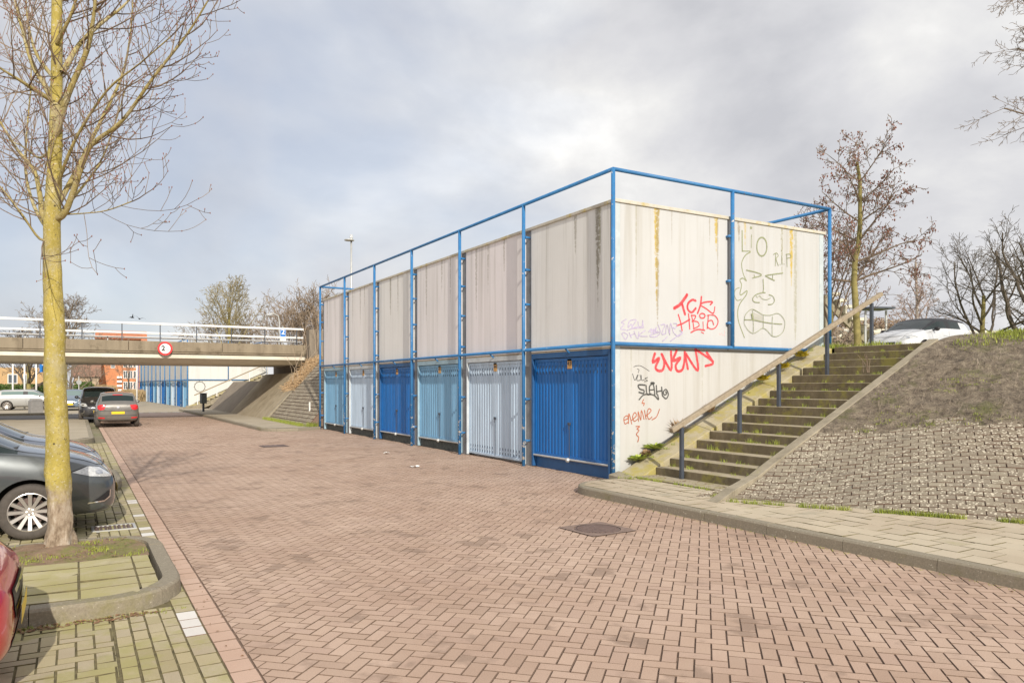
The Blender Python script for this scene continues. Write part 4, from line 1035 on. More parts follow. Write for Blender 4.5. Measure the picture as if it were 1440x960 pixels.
    def seam(pts, frame, w=.008, nm='panel_gap'):
        out = []
        n = len(pts)
        L, Rr = [], []
        for i, p in enumerate(pts):
            a = pts[max(0, i - 1)]; b_ = pts[min(n - 1, i + 1)]; dx, dy = b_[0] - a[0], b_[1] - a[1]; l = math.hypot(dx, dy) or 1
            L.append((p[0] - dy / l * w / 2, p[1] + dx / l * w / 2)); Rr.append((p[0] + dy / l * w / 2, p[1] - dx / l * w / 2))
        return patch(L + Rr[::-1], frame, nm, MT['black'], .0025, bd_, .09)
    mir = lambda pts: [(p[0], -p[1]) for p in pts]; mirx = lambda pts: [(-p[0], p[1]) for p in pts]
    hl = [(-.30, .735), (-.12, .79), (.08, .765), (.21, .665), (.17, .635), (.02, .645), (-.14, .67)]
    hr = hl
    if facing != 'rear':
        for fr, sg in (('fr', 1), ('fl', 1)):
            h = patch(hl, fr, 'headlight', MT['clear_lens'], .006)
            patch([(-.06, .725), (.0, .735), (.05, .72), (.04, .685), (-.02, .68), (-.06, .695)], fr, 'reflector', MT['chrome'], .011, h)
            patch([(-.33, .742), (-.12, .797), (.085, .772), (.222, .665), (.21, .665), (.08, .765), (-.12, .79), (-.30, .735)], fr, 'lamp_rim', MT['black'], .007, h)
            f = patch([(-.13, .36), (.06, .47), (.11, .47), (.10, .40), (.02, .36)], fr, 'fog_light', MT['black'], .005)
            patch([(-.16, .345), (.02, .345), (.115, .39), (.12, .48), (.10, .48), (.095, .405), (.015, .362), (-.16, .362)], fr, 'trim', MT['chrome'], .009, f)
        gr_ = patch([(-.34, .60), (.34, .60), (.36, .50), (.24, .40), (-.24, .40), (-.36, .50)], 'front', 'grille', MT['black'], .006)
        patch([(-.34, .60), (.34, .60), (.34, .578), (-.34, .578)], 'front', 'trim', MT['chrome'], .02, gr_)
        patch([(-.34, .50), (.34, .50), (.34, .487), (-.34, .487)], 'front', 'trim', MT['chrome'], .014, gr_)
        patch([(-.40, .33), (.40, .33), (.34, .25), (-.34, .25)], 'front', 'air_intake', MT['black'], .005)
        if plate: patch([(-.26, .48), (.26, .48), (.26, .37), (-.26, .37)], 'front', 'licence_plate', MT['plate_y'], .03)
        patch([(-.04, .575), (.04, .575), (.045, .52), (0, .49), (-.045, .52)], 'front', 'badge', MT['chrome'], .03)
    if facing != 'front':
        xr = -3.0
        for f_ in (1, -1):
            pts = [(.47, .93), (.70, .95), (.80, .90), (.80, .78), (.70, .72), (.55, .74)]
            t_ = patch(pts if f_ > 0 else mirx(pts), 'rear', 'taillight', MT['red_lens'], .012)
            pts = [(.52, .42), (.78, .44), (.78, .38), (.52, .37)]
            patch(pts if f_ > 0 else mirx(pts), 'rear', 'reflector', MT['red_lens'], .012)
        patch([(-.26, .66), (.26, .66), (.26, .555), (-.26, .555)], 'rear', 'licence_plate', MT['plate_y'], .02)
        patch([(-.055, .86), (0, .885), (.055, .86), (.055, .815), (0, .79), (-.055, .815)], 'rear', 'badge', MT['chrome'], .012)
        patch([(-.5, .30), (.5, .30), (.42, .22), (-.42, .22)], 'rear', 'diffuser', MT['black'], .006)
        patch([(-.2, 1.365), (.2, 1.365), (.19, 1.335), (-.19, 1.335)], 'rear', 'brake_light', MT['red_lens'], .012)
        for z_ in (.69, .50): seam([(-.80, z_ + .01), (-.4, z_), (.4, z_), (.80, z_ + .01)], 'rear', .014)
        seam([(-.5, .98), (-.60, .80), (-.50, .695)], 'rear', .01); seam([(.5, .98), (.60, .80), (.50, .695)], 'rear', .01)
    if detail:
        for sd in ('right', 'left'):
            seam([(-.30, .96), (-.42, .80), (-.44, .40), (-.40, .28)], sd); seam([(-1.40, .98), (-1.42, .60), (-1.38, .28)], sd)
            if detail > 1: seam([(-2.25, .98), (-2.18, .70), (-2.0, .45)], sd)
            seam([(-.36, .28), (-2.05, .28)], sd, .014)
            dh = patch([(-1.30, .85), (-1.10, .85), (-1.10, .82), (-1.30, .82)], sd, 'door_handle', body_m, .02); patch([(-2.14, .86), (-1.96, .86), (-1.96, .83), (-2.14, .83)], sd, 'door_handle', body_m, .02)
        if facing != 'rear':
            for sg in (1, -1):
                seam([(-.15, .70 * sg), (.15, .675 * sg), (.45, .62 * sg), (.66, .54 * sg), (.72, .40 * sg)], 'top', .012)
            seam([(.72, -.40), (.755, 0), (.72, .40)], 'top', .012)
            w_ = MB()
            for y0_ in (-.50, .05): w_.tube([(-.19 * sx, y0_, 1.04 * sz), (-.24 * sx, y0_ + .28, 1.072 * sz), (-.28 * sx, y0_ + .55, 1.08 * sz)], .008, 5)
            w_.box(-.24 * sx, -.13 * sx, -.62, .62, 1.02 * sz, 1.038 * sz); w_.build('wiper', MT['black'], root)
    for sg in (1, -1):
        mm_ = MB(); mm_.blob((-.52 * sx, sg * .955, 1.03 * sz), .1, 10, 6, (.62, .95, .72)); mm_.tube([(-.50 * sx, sg * .81, .985 * sz), (-.52 * sx, sg * .92, 1.01 * sz)], .025, 6)
        mm_.build('wing_mirror', MT['black'] if roof else body_m, root, smooth=True)
    for xa in (0, -wb):
        for sg in (1, -1):
            yo = sg * .775; wh = empty('wheel', (xa * sx, yo, WR), 0, parent=root)
            t_ = MB(); t_.lathe([(WR * .69, -.09), (WR * .80, -.10), (WR * .95, -.092), (WR, -.06), (WR, .06), (WR * .95, .092), (WR * .80, .10), (WR * .69, .09)], 36, (0, 0, 0)); t_.build('tyre', MT['rubber'], wh, smooth=True)
            s_ = MB(); ri = WR * .70; out = sg
            pr = [(ri, .088), (ri * .95, .092), (ri * .92, .07), (ri * .90, -.08)]
            s_.lathe([(r_, a * out) for r_, a in pr], 36, (0, 0, 0))
            s_.lathe([(0, .062 * out), (ri * .20, .060 * out), (ri * .26, .05 * out), (ri * .27, .0)], 16, (0, 0, 0))
            for k in range(rim_spokes):
                an = 2 * math.pi * k / rim_spokes; ca, sa = math.cos(an), math.sin(an)
                def sp_(r_, t, y): return (r_ * ca - t * sa, y * out, r_ * sa + t * ca)
                w0, w1 = ri * .085, ri * .135 * (10 / rim_spokes)
                s_.hexa([sp_(ri * .2, -w0, .01), sp_(ri * .95, -w1, .03), sp_(ri * .95, w1, .03), sp_(ri * .2, w0, .01)],
                        [sp_(ri * .2, -w0 * .8, .058), sp_(ri * .95, -w1 * .8, .085), sp_(ri * .95, w1 * .8, .085), sp_(ri * .2, w0 * .8, .058)])
            for k in range(5):
                an = 2 * math.pi * (k + .5) / 5; s_.blob((ri * .15 * math.cos(an), .06 * out, ri * .15 * math.sin(an)), .014, 6, 4)
            s_.build('rim', MT['alloy'], wh)
            d_ = MB(); d_.lathe([(0, .0), (ri * .72, 0), (ri * .72, -.03 * out), (0, -.03 * out)], 24, (0, 0, 0)); d_.build('brake_disc', MT['iron'], wh)
    return root
G = 0.0
car1 = make_car('parked_car', (-.45, 10.86, 0), 0, 'black hatchback with silver multi spoke alloy wheel behind the mossy tree', 'hatch', (.08, .09, .094), detail=2, rim_spokes=12)
car2 = make_car('parked_car', (-.50, 12.95, 0), 0, 'dark blue car beyond the black hatchback, only its bonnet showing', 'hatch', (.10, .115, .15))
car3 = make_car('parked_car', (-1.17, 5.36, 0), 0, 'red car with its front corner at the left edge', 'hatch', (.60, .025, .05), lower=MT['black'])
p = at(160, 29.0)
make_car('parked_car', (1.50, 37.9, 0), R(90), 'grey hatchback seen from behind with a yellow plate, parked by the kerb', 'hatch', (.165, .155, .14), facing='rear').scale = (1, .93, 1)
make_car('parked_car', (.98, 41.4, 0), R(-90), 'black high car with dark windscreen parked beyond the grey hatchback', 'estate', (.03, .03, .035), sz=1.14)
e = at(-4, 52.5)
make_car('parked_car', (e.x + 3.1, e.y - .3, 0), R(-5), 'silver estate car side on beyond the bridge at far left', 'estate', (.42, .42, .41), glass='glass_tint', facing='both', sx=.9)
e = at(101, 52)
make_car('parked_car', (e.x - .1, e.y, 0), R(-95), 'small blue grey car beyond the bridge, mostly behind the tree trunk', 'hatch', (.16, .21, .27), glass='glass_tint')
e = at(1258, 25.2)
make_car('parked_car', (e.x + .25, e.y - .05, 2.58), R(180), 'white hatchback with black roof parked at the top of the stairs', 'hatch', (.78, .79, .80), roof=plain('roof_black', (.02, .02, .024), .45), sz=1.02)
# ------------------------------------------------------------------ trees
def bark(name, lo, hi, low=None):
    t = NT(name); z = t.xyz()[2]
    n1 = t.noise(6, 8, .7, t.map((1, 1, .5))); c = t.ramp(n1, [(.32, lo), (.62, hi)])
    c = t.mix(t.mr(t.noise(3.2, 6, .7, t.map((1, 1, .6))), .46, .64, 0, .65), c, (.40, .35, .22))
    c = t.mix(t.mr(t.noise(26, 6, .8), .545, .65, 0, .8), c, (.58, .54, .42))
    c = t.mix(t.mr(t.noise(38, 5, .75), .57, .66, 0, .75), c, (.17, .13, .035))
    c = t.mix(t.mr(t.noise(8, 6, .75), .62, .70), c, (.11, .09, .045))
    c = t.mix(t.mr(t.voro(7), .10, .05, 0, .9), c, (.05, .04, .025))
    if low:
        hgt = t.math('ADD', z, t.math('MULTIPLY', t.math('SUBTRACT', t.noise(5, 5, .7), .5), .9))
        c2 = t.ramp(t.noise(17, 7, .75, t.map((1, 1, .4))), [(.35, (.17, .12, .075)), (.5, (.36, .28, .20)), (.68, (.52, .45, .36))])
        c = t.mix(t.mr(hgt, .70, .42), c, c2)
        t.bump(t.noise(26, 7, .75, t.map((1, 1, .45))), .9, .02)
    else: t.bump(t.noise(30, 5, .7), .4, .01)
    return t.done(c, .9)
MT['bark_near'] = bark('mossy_yellow_bark', (.295, .23, .045), (.50, .40, .10), True)
MT['bark_limb'] = bark('limb_bark', (.24, .19, .065), (.40, .32, .12))
MT['twig'] = plain('twig_brown', (.20, .145, .10), .8, var=.3, scale=3)
MT['twig_grey'] = plain('twig_greyish', (.20, .16, .12), .9, var=.25, scale=2)
MT['bark_moss'] = plain('mossy_far_bark', (.25, .21, .075), .9, var=.35, scale=4)
MT['bark_dark'] = plain('dark_bark', (.10, .08, .06), .9, var=.35, scale=4)
MT['bark_birch'] = plain('birch_bark', (.40, .34, .29), .9, var=.2)
MT['cone'] = plain('alder_cones', (.24, .11, .08), .9, var=.3, scale=5)
MT['bud'] = plain('bud_red', (.25, .10, .07), .7, var=.2)
def rot_about(d, ang, az):
    a = d.orthogonal().normalized(); a = Quaternion(d, az) @ a
    return (Quaternion(a, ang) @ d).normalized()
def grow(mb, rg, p, d, L, r, lev, cfg, tips=None):
    """a limb with its side branches; cfg['ch'][lev] branches per limb"""
    n = max(3, int(L / cfg.get('seg', .35))); n = min(n, 9); path = [p.copy()]; rad = [r]; q = p.copy(); dd = d.copy(); dirs = [dd.copy()]
    end = r * .35 if lev < cfg['max'] else max(cfg['rmin'], r * .35)
    for i in range(n):
        w = cfg['wob']; dd = (dd + Vector((rg.uniform(-w, w), rg.uniform(-w, w), rg.uniform(-w, w) + cfg['up'][min(lev, len(cfg['up']) - 1)])) ).normalized()
        q = q + dd * (L / n); path.append(q.copy()); rad.append(max(cfg['rmin'], r + (end - r) * (i + 1) / n)); dirs.append(dd.copy())
    mb.tube(path, rad, 8 if r > .08 else (5 if r > .02 else 3), cap=False)
    if tips is not None and lev >= cfg['max'] - 1: tips.extend(path[2:])
    if lev >= cfg['max']: return
    c = cfg['ch'][lev]; az = rg.uniform(0, 6.28)
    for k in range(c):
        f = cfg['f0'][min(lev, len(cfg['f0']) - 1)]; f = f + (1 - f) * (k + rg.random()) / c
        i = min(n, max(1, int(f * n + .5))); az += 2.4 + rg.uniform(-.5, .5)
        nd = rot_about(dirs[i], R(rg.uniform(*cfg['ang'])), az)
        grow(mb, rg, path[i], nd, L * cfg['rat'] * rg.uniform(.65, 1.1) * (1.25 - .55 * f), max(cfg['rmin'], rad[i] * cfg['rr']), lev + 1, cfg, tips)
def tree(name, loc, H, r, label, cfg, seed, bark_m, twig_m, trunk_f=.45, lean=(0, 0), group='bare trees in the background', cones=0, cat='tree', wiggle=.03):
    t = empty(name, loc, 0, label, cat, group); rg = random.Random(seed)
    path = []; rad = []; n = 10; x = y = 0.0
    top = H * trunk_f
    for i in range(n + 1):
        f = i / n; path.append(Vector((lean[0] * f * top + x, lean[1] * f * top + y, f * top))); x += rg.uniform(-wiggle, wiggle); y += rg.uniform(-wiggle, wiggle)
        rad.append(r * (1.25 if i == 0 else 1) * (1 - cfg.get('tap', .45) * f))
    m = MB(); m.tube(path, rad, 10, cap=False); m.build('trunk', bark_m, t, smooth=True)
    c = MB(); tips = []
    for k in range(cfg['limbs']):
        f = cfg['lf'] + (1 - cfg['lf']) * k / max(1, cfg['limbs'] - 1)
        i = min(n, int(f * n)); az = k * 2.4 + rg.uniform(-.4, .4)
        ang = R(rg.uniform(*cfg['la'])) * (1 - .55 * (f - cfg['lf']) / (1 - cfg['lf'] + 1e-6) * cfg.get('apex', 1))
        d = Vector((math.sin(ang) * math.cos(az), math.sin(ang) * math.sin(az), math.cos(ang)))
        grow(c, rg, path[i], d, (cfg['lc'] * (1 - .35 * k / cfg['limbs']) if 'lc' in cfg else (H - path[i].z) * cfg['ll']) * rg.uniform(.8, 1.1), rad[i] * cfg.get('lr', .6), 1, cfg, tips)
    c.build('crown', twig_m, t)
    if cones and tips:
        k = MB()
        for _ in range(cones):
            q = rg.choice(tips) + Vector((rg.uniform(-.1, .1), rg.uniform(-.1, .1), rg.uniform(-.12, .02)))
            k.blob(q, rg.uniform(.012, .026), 5, 3, (1, 1, rg.choice((1.0, 1.8))))
        tag(k.build('cones', MT['cone'], t), kind='stuff')
    return t

# the near street tree, limbs laid out one by one
D0 = 7.62; TB = P3(84, 770, 7.55); TB.z = .11
nt = empty('street_tree', TB, 0, 'bare young tree with mossy yellow trunk on the island at left', 'tree')
def L3(px, py, dz): q = P3(px, py, D0 + dz); return q - TB
m = MB()
tp = [(84, 776, 0), (84, 764, 0), (85, 740, 0), (84, 700, 0), (81, 660, 0), (80.5, 600, 0), (77, 540, 0), (77.5, 470, 0), (74, 400, 0), (73, 350, 0), (74, 300, 0), (76, 250, .02), (78, 200, .03), (79, 150, .04), (80, 100, .05), (80, 50, .06), (80, 0, .08), (82, -90, .1), (86, -200, .12)]
tr = [q * .78 for q in (.215, .172, .150, .142, .138, .132, .128, .122, .112, .102, .10, .088, .080, .074, .070, .066, .062, .048, .03)]
pts = [L3(*q) for q in tp]; pts[0].z = -.03
fp, fr_ = [], []
for i in range(len(pts) - 1):
    kk = max(2, int((pts[i + 1] - pts[i]).length / .035)) if pts[i].z < 4.4 else 3
    for q_ in range(kk): fp.append(pts[i].lerp(pts[i + 1], q_ / kk)); fr_.append(tr[i] + (tr[i + 1] - tr[i]) * q_ / kk)
fp.append(pts[-1]); fr_.append(tr[-1])
m.tube(fp, fr_, 40, cap=False)
rg = random.Random(3); mv = []
for (x, y, z) in m.v:
    k = 1 + .075 * MN.fractal(Vector((x * 4, y * 4, z * 3)), 1, 2, 4) * (2.0 if z < .9 else .9)
    i = min(len(fp) - 1, len(mv) // 40); cx, cy = fp[i].x, fp[i].y
    k += .05 * MN.fractal(Vector((x * 14, y * 14, z * 9)), 1, 2, 3) * (1.6 if z < .85 else .7) + .09 * max(0, MN.noise(Vector((x * 6, y * 6, z * 5 + 8))) - .35)
    root_f = 1 + .22 * max(0, .16 - z) / .16 * math.sin(5 * math.atan2(y - cy, x - cx) + 1)
    bulge = 1 + .10 * math.exp(-((z - .66) / .13) ** 2)
    mv.append((cx + (x - cx) * k * root_f * bulge, cy + (y - cy) * k * root_f * bulge, z))
m.v = mv; m.build('trunk', MT['bark_near'], nt, smooth=True)
limbs = [
 ([(75, 325, 0), (60, 300, .05), (57, 280, .1), (48, 240, .2), (24, 210, .3), (-6, 160, .45), (-40, 90, .6)], .050),
 ([(78, 308, 0), (92, 298, -.08), (109, 252, -.15), (127, 206, -.25), (172, 170, -.4), (215, 110, -.55), (262, 50, -.7), (292, 2, -.8)], .048),
 ([(80, 290, 0), (98, 258, .15), (116, 222, .25), (146, 162, .4), (172, 105, .55), (183, 50, .65), (188, -20, .75)], .040),
 ([(78, 190, 0), (96, 132, -.1), (122, 72, -.2), (131, 28, -.28), (136, -20, -.35), (146, -110, -.4)], .050),
 ([(78, 150, 0), (62, 118, .1), (46, 92, .15), (32, 45, .25), (20, -5, .3), (6, -90, .4)], .045),
 ([(74, 142, 0), (54, 130, -.15), (26, 112, -.35), (0, 96, -.5), (-40, 70, -.7)], .036),
 ([(88, 102, 0), (112, 62, .15), (144, 32, .25), (180, 2, .35), (215, -50, .5)], .040),
 ([(78, 112, 0), (52, 78, .2), (40, 35, .3), (36, -10, .35)], .032),
 ([(76, 335, 0), (56, 336, -.1), (30, 300, -.25), (0, 262, -.4), (-30, 235, -.5)], .022),
 ([(80, 262, 0), (106, 196, -.25), (150, 128, -.5), (196, 90, -.7), (240, 52, -.9)], .026),
 ([(76, 205, 0), (56, 222, .3), (30, 205, .6), (-8, 190, .9)], .024),
 ([(80, 60, 0), (100, 20, -.15), (115, -30, -.2), (130, -90, -.3)], .03),
 ([(72, 330, 0), (48, 290, .4), (36, 240, .7), (38, 180, 1.0), (44, 110, 1.3), (40, 40, 1.6)], .03),
 ([(84, 300, 0), (110, 270, .5), (140, 230, .9), (160, 180, 1.2), (178, 120, 1.5)], .026),
 ([(84, 302, 0), (118, 300, -.1), (150, 296, -.2), (186, 283, -.3)], .012),
]
lm = MB(); tw = MB(); bud = MB()
def twig(p, d, L, r, lev, rg):
    n = 4 if lev else 6; path = [p]; rad = [r]; q = p; dd = d
    for i in range(n):
        dd = (dd + Vector((rg.uniform(-.13, .13), rg.uniform(-.13, .13), rg.uniform(-.06, .12) + .10))).normalized(); q = q + dd * L / n; path.append(q); rad.append(max(.0028, r * (1 - .7 * (i + 1) / n)))
        if lev < 2 and i >= 1:
            for _ in range(1):
                if rg.random() < (.55 if lev == 1 else .18): continue
                twig(q, rot_about(dd, R(rg.uniform(35, 62)), rg.uniform(0, 6.28)), L * rg.uniform(.25, .5), max(.0028, rad[-1] * .75), lev + 1, rg)
    tw.tube(path, rad, 3 if r < .01 else 4, cap=False)
    b = path[-1]; bud.blob(b, .0052, 4, 3, (1, 1, 2))
for path, r in limbs:
    P = [L3(*q) for q in path]; sm = []
    ks = [0] + list(range(len(P))) + [len(P) - 1]
    for i in range(1, len(P)):
        p0, p1, p2, p3 = P[max(0, i - 2)], P[i - 1], P[i], P[min(len(P) - 1, i + 1)]
        for k in range(4):
            t = k / 4; sm.append(.5 * (2 * p1 + (p2 - p0) * t + (2 * p0 - 5 * p1 + 4 * p2 - p3) * t * t + (3 * p1 - p0 - 3 * p2 + p3) * t ** 3))
    sm.append(P[-1]); n = len(sm); lm.tube(sm, [max(.006, r * .78 * (1 - .82 * (i / (n - 1)) ** .8)) for i in range(n)], 9 if r > .03 else 7, cap=False)
    az = rg.random() * 6
    for i in range(3, n):
        f = i / (n - 1); d = (sm[i] - sm[i - 1]).normalized(); rr = max(.006, r * (1 - .8 * f ** .8))
        if rg.random() < .08: continue
        for _ in range(1):
            az += 2.4 + rg.uniform(-.6, .6)
            twig(sm[i], rot_about(d, R(rg.uniform(35, 65)), az), rg.uniform(.4, 1.2) * (1.15 - .5 * f), min(.009, rr * .5), 0, rg)
    twig(sm[-1], (sm[-1] - sm[-2]).normalized(), .5, .007, 0, rg)
for i in range(11, 18):
    for _ in range(2): twig(pts[i], rot_about(Vector((0, 0, 1)), R(rg.uniform(45, 80)), rg.uniform(0, 6.28)), rg.uniform(.4, 1.0), .010, 0, rg)
lm.build('limb', MT['bark_limb'], nt, smooth=True)
tag(tw.build('twigs', MT['twig'], nt), kind='stuff'); tag(bud.build('buds', MT['bud'], nt), kind='stuff')

BARE = dict(max=4, ch=[0, 7, 6, 5, 0], rat=.52, rr=.55, wob=.16, up=(0, .05, .04, .03), f0=(.3, .25, .2), ang=(28, 58), rmin=.011, limbs=9, lf=.45, la=(25, 55), ll=.75, seg=.5)
def cfg(**k): c = dict(BARE); c.update(k); return c
# alders at the top of the stairs
b = at(1207, 22.5); tree('alder_tree', (b.x, b.y, 2.5), 7.0, .115, 'slender mossy alder with dark cones beside the white hatchback', cfg(limbs=17, lf=.40, la=(62, 85), lc=2.05, tap=.62, up=(0, .05, .03, .02), ch=[0, 6, 5, 3, 0], rat=.48, rmin=.008, apex=.45, seg=.4, lr=.45), 5, MT['bark_moss'], MT['twig'], .86, (.0, -.01), 'alders at the top of the stairs', 1500, wiggle=.09)
b = at(1170, 27); tree('alder_tree', (b.x, b.y, 2.5), 6.2, .08, 'thin bushy alder just behind the corner of the garage row', cfg(limbs=11, lf=.15, la=(25, 50), ll=.7, ch=[0, 6, 5, 3, 0], rmin=.009), 8, MT['bark_moss'], MT['twig'], .5, (0, 0), 'alders at the top of the stairs', 900)
b = at(1290, 58); tree('birch_tree', (b.x, b.y, 2.5), 9.6, .14, 'pale slender birch behind the white hatchback', cfg(limbs=16, lf=.25, la=(30, 50), ll=.42, up=(0, .05, -.03, -.05), rmin=.014, ch=[0, 6, 4, 3, 0]), 12, MT['bark_birch'], plain('birch_twig', (.34, .25, .21), .9), .92)
DARK = cfg(limbs=9, lf=.22, la=(30, 65), ll=.75, ch=[0, 6, 5, 4, 0], rmin=.010, wob=.24)
b = at(1382, 42); tree('bare_tree', (b.x, b.y, 2.5), 8.6, .17, 'dark spreading bare tree right of the white hatchback', cfg(limbs=9, lf=.25, la=(35, 70), ll=.72, ch=[0, 6, 5, 4, 0], rmin=.009, wob=.24), 21, MT['bark_moss'], MT['bark_dark'], .5)
b = at(1445, 38); tree('bare_tree', (b.x, b.y, 2.5), 9.0, .26, 'big dark branching tree at the right edge', DARK, 22, MT['bark_dark'], MT['bark_dark'], .45)
b = at(1500, 44); tree('bare_tree', (b.x, b.y, 2.5), 10.5, .24, 'tall dark tree just past the right edge', DARK, 23, MT['bark_dark'], MT['bark_dark'], .45)
b = at(1610, 17.5); tree('bare_tree', (b.x, b.y, 2.5), 12.5, .2, 'tree outside the frame whose twigs reach in at top right', cfg(limbs=22, lf=.50, la=(55, 80), lc=3.7, up=(0, -.01, -.05, -.06), ch=[0, 9, 7, 4, 0], rat=.42, rmin=.005, wob=.13, apex=.4, lr=.28), 31, MT['bark_dark'], plain('hanging_twig', (.17, .125, .085), .9), .8)
# trees behind the bridge
b = at(322, 62); tree('bare_tree', (b.x, b.y, 2.5), 9.6, .17, 'tall bare tree with greenish branches behind the bridge railing', cfg(limbs=12, lf=.3, la=(15, 55), ll=.6, rmin=.013, ch=[0, 7, 5, 4, 0], lr=.45), 41, MT['bark_moss'], plain('greenish_twig', (.26, .215, .11), .9), .6)
b = at(300, 66); tree('bare_tree', (b.x, b.y, 2.5), 6.4, .12, 'low spreading bare tree left of the tall greenish one', cfg(limbs=9, lf=.2, la=(35, 75), ll=.75, rmin=.014, ch=[0, 6, 5, 4, 0], lr=.45), 42, MT['bark_moss'], MT['twig_grey'], .4)
for k, (px, d, h, lab) in enumerate(((345, 70, 6.2, 'dense brown bush tree right behind the tall greenish one'), (402, 60, 6.6, 'brown thicket tree left of the blue 2 sign'), (425, 58, 7.2, 'brown thicket tree behind the blue 2 sign'), (447, 56, 7.4, 'brown thicket tree against the far end of the garage row'))):
    b = at(px, d); tree('bare_tree', (b.x, b.y, 2.4), h, .12, lab, cfg(limbs=11, lf=.1, la=(15, 50), ll=.75, ch=[0, 6, 5, 4, 0], rmin=.013, lr=.5, up=(0, .1, .08, .06)), 50 + k, MT['bark_dark'], plain('thicket_twig', (.25, .19, .13), .9) if k < 1 else MT['thick'] if 'thick' in MT else MT.setdefault('thick', plain('thicket_twig', (.24, .18, .125), .9)), .3)
b = at(92, 70); tree('bare_tree', (b.x, b.y, 0), 12.6, .2, 'faint bare tree behind the near trunk, above the bridge', cfg(limbs=12, lf=.4, la=(15, 50), ll=.55, rmin=.016, ch=[0, 6, 5, 4, 0]), 61, MT['bark_moss'], MT['twig_grey'], .6)
b = at(40, 72); tree('bare_tree', (b.x, b.y, 0), 8.5, .26, 'bare tree with leaning limbs before the tan house', cfg(limbs=8, lf=.3, la=(30, 70), ll=.7, rmin=.02, ch=[0, 6, 5, 3, 0]), 62, MT['bark_moss'], MT['bark_dark'], .45)
b = at(100, 66); tree('bare_tree', (b.x, b.y, 0), 6.2, .15, 'small forked tree right of the near trunk, below the bridge', cfg(limbs=7, lf=.35, la=(20, 50), ll=.6, rmin=.011, ch=[0, 5, 4, 3, 0], lr=.45), 63, MT['bark_dark'], MT['twig_grey'], .4)
b = at(128, 84); tree('bare_tree', (b.x, b.y, 0), 6.5, .15, 'bare tree in front of the reddish roof', cfg(limbs=7, lf=.3, la=(20, 60), ll=.6, rmin=.010, ch=[0, 5, 4, 3, 0], lr=.4), 64, MT['bark_dark'], MT['twig_grey'], .4)
b = at(180, 92); tree('bare_tree', (b.x, b.y, 0), 6.5, .12, 'thin bare tree in front of the orange flats', cfg(limbs=7, lf=.3, la=(20, 50), ll=.6, rmin=.010, ch=[0, 5, 4, 3, 0], lr=.4), 65, MT['bark_dark'], MT['twig_grey'], .5)
b = at(313, 60.5); tree('bare_tree', (b.x, b.y, .3), 5.0, .17, 'yellowish leaning trunk beside the far stairs', cfg(limbs=5, lf=.7, la=(20, 50), ll=.6, rmin=.02, ch=[0, 5, 4, 3, 0]), 66, plain('yellow_bark', (.40, .31, .05), .9, var=.2), MT['twig_grey'], .8, (-.16, 0))
# ------------------------------------------------------------------ far buildings and street things
def house(name, px0, px1, d, z1, label, wall, roof_m=None, roof_h=0, windows=(), depth=9, z0=0, cat='house', group='houses beyond the bridge', pitch='ridge'):
    c_ = at((px0 + px1) / 2, d); ray = Vector((c_.x, c_.y, 0)).normalized(); L = (px1 - px0) / F * d * d / c_.length
    rz = math.atan2(ray.y, ray.x) - math.pi / 2; a = c_ - Vector((math.cos(rz), math.sin(rz), 0)) * L / 2
    h = empty(name, (a.x, a.y, 0), rz, label, cat, group)
    m = MB(); m.box(0, L, 0, depth, z0, z1); m.build('wall', wall, h)
    if roof_m:
        m = MB()
        if pitch == 'ridge': m.extr([(-.4, z1 - .1), (depth + .4, z1 - .1), (depth / 2, z1 + roof_h)], 'x', -.3, L + .3)
        else: m.hexa([(-.3, -.3, z1 + .01), (L + .3, -.3, z1 + roof_h), (L + .3, depth, z1 + roof_h), (-.3, depth, z1 + .01)], [(-.3, -.3, z1 + .35), (L + .3, -.3, z1 + roof_h + .35), (L + .3, depth, z1 + roof_h + .35), (-.3, depth, z1 + .35)])
        m.build('roof', roof_m, h)
    for (x, z, w, hh) in windows:
        m = MB(); m.box(x - w / 2 - .08, x + w / 2 + .08, -.05, -.002, z - .08, z + hh + .08); f = m.build('window', MT['white_paint'], h)
        m = MB(); m.box(x - w / 2, x - .03, -.07, -.052, z, z + hh); m.box(x + .03, x + w / 2, -.07, -.052, z, z + hh); m.build('pane', MT['window'], f)
    return h
tan_m = plain('tan_brick', (.50, .33, .165), .9, var=.1, scale=3, bump=.2)
org_m = plain('orange_brick', (.58, .235, .11), .9, var=.12, scale=3, bump=.2)
rooft = plain('roof_tile_brown', (.26, .145, .10), .9, var=.2, scale=2)
roofo = plain('roof_tile_orange', (.48, .18, .09), .9, var=.15, scale=2)
house('tan_house', -30, 63, 82, 3.7, 'tan brick house with small windows under the bridge at far left', tan_m, rooft, 1.7, [(3.1, 2.0, .75, .9), (4.4, 2.0, .5, .9)], 8, pitch='mono')
house('red_roof_house', 104, 139, 100, 3.0, 'low house with reddish brown tiled roof left of the orange flats', plain('house_wall_buff', (.42, .32, .22), .9), rooft, 3.4, [(1.0, 1.0, 1.0, 1.0)], 9)
wn_ = []
for r_ in range(3):
    for x in (3.6, 4.25, 4.9): wn_.append((x, 1.2 + r_ * 1.6, .42, 1.0))
fl = house('orange_flats', 137, 196, 108, 8.6, 'orange brick flats with white framed windows under the bridge', org_m, roofo, 1.2, wn_ + [(2.0, 4.3, .4, .9)], 9, cat='flats')
for k in range(4):
    m = MB(); m.box(2.5, 3.15, -.4, -.004, .9 + k * .62, 1.2 + k * .62); m.build('balcony', MT['signwhite'], fl)
house('roofed_house', 138, 205, 128, 9.2, 'orange roof ridge peeping over the bridge parapet', org_m, roofo, 2.2, (), 9)
a = at(1246, 34); sh = empty('shelter', (a.x, a.y, 2.5), R(-20), 'flat roofed shelter behind the top handrail post', 'shelter')
m = MB(); m.box(-1.15, .1, -.5, .6, 2.70, 2.78); m.build('roof', MT['darksteel'], sh)
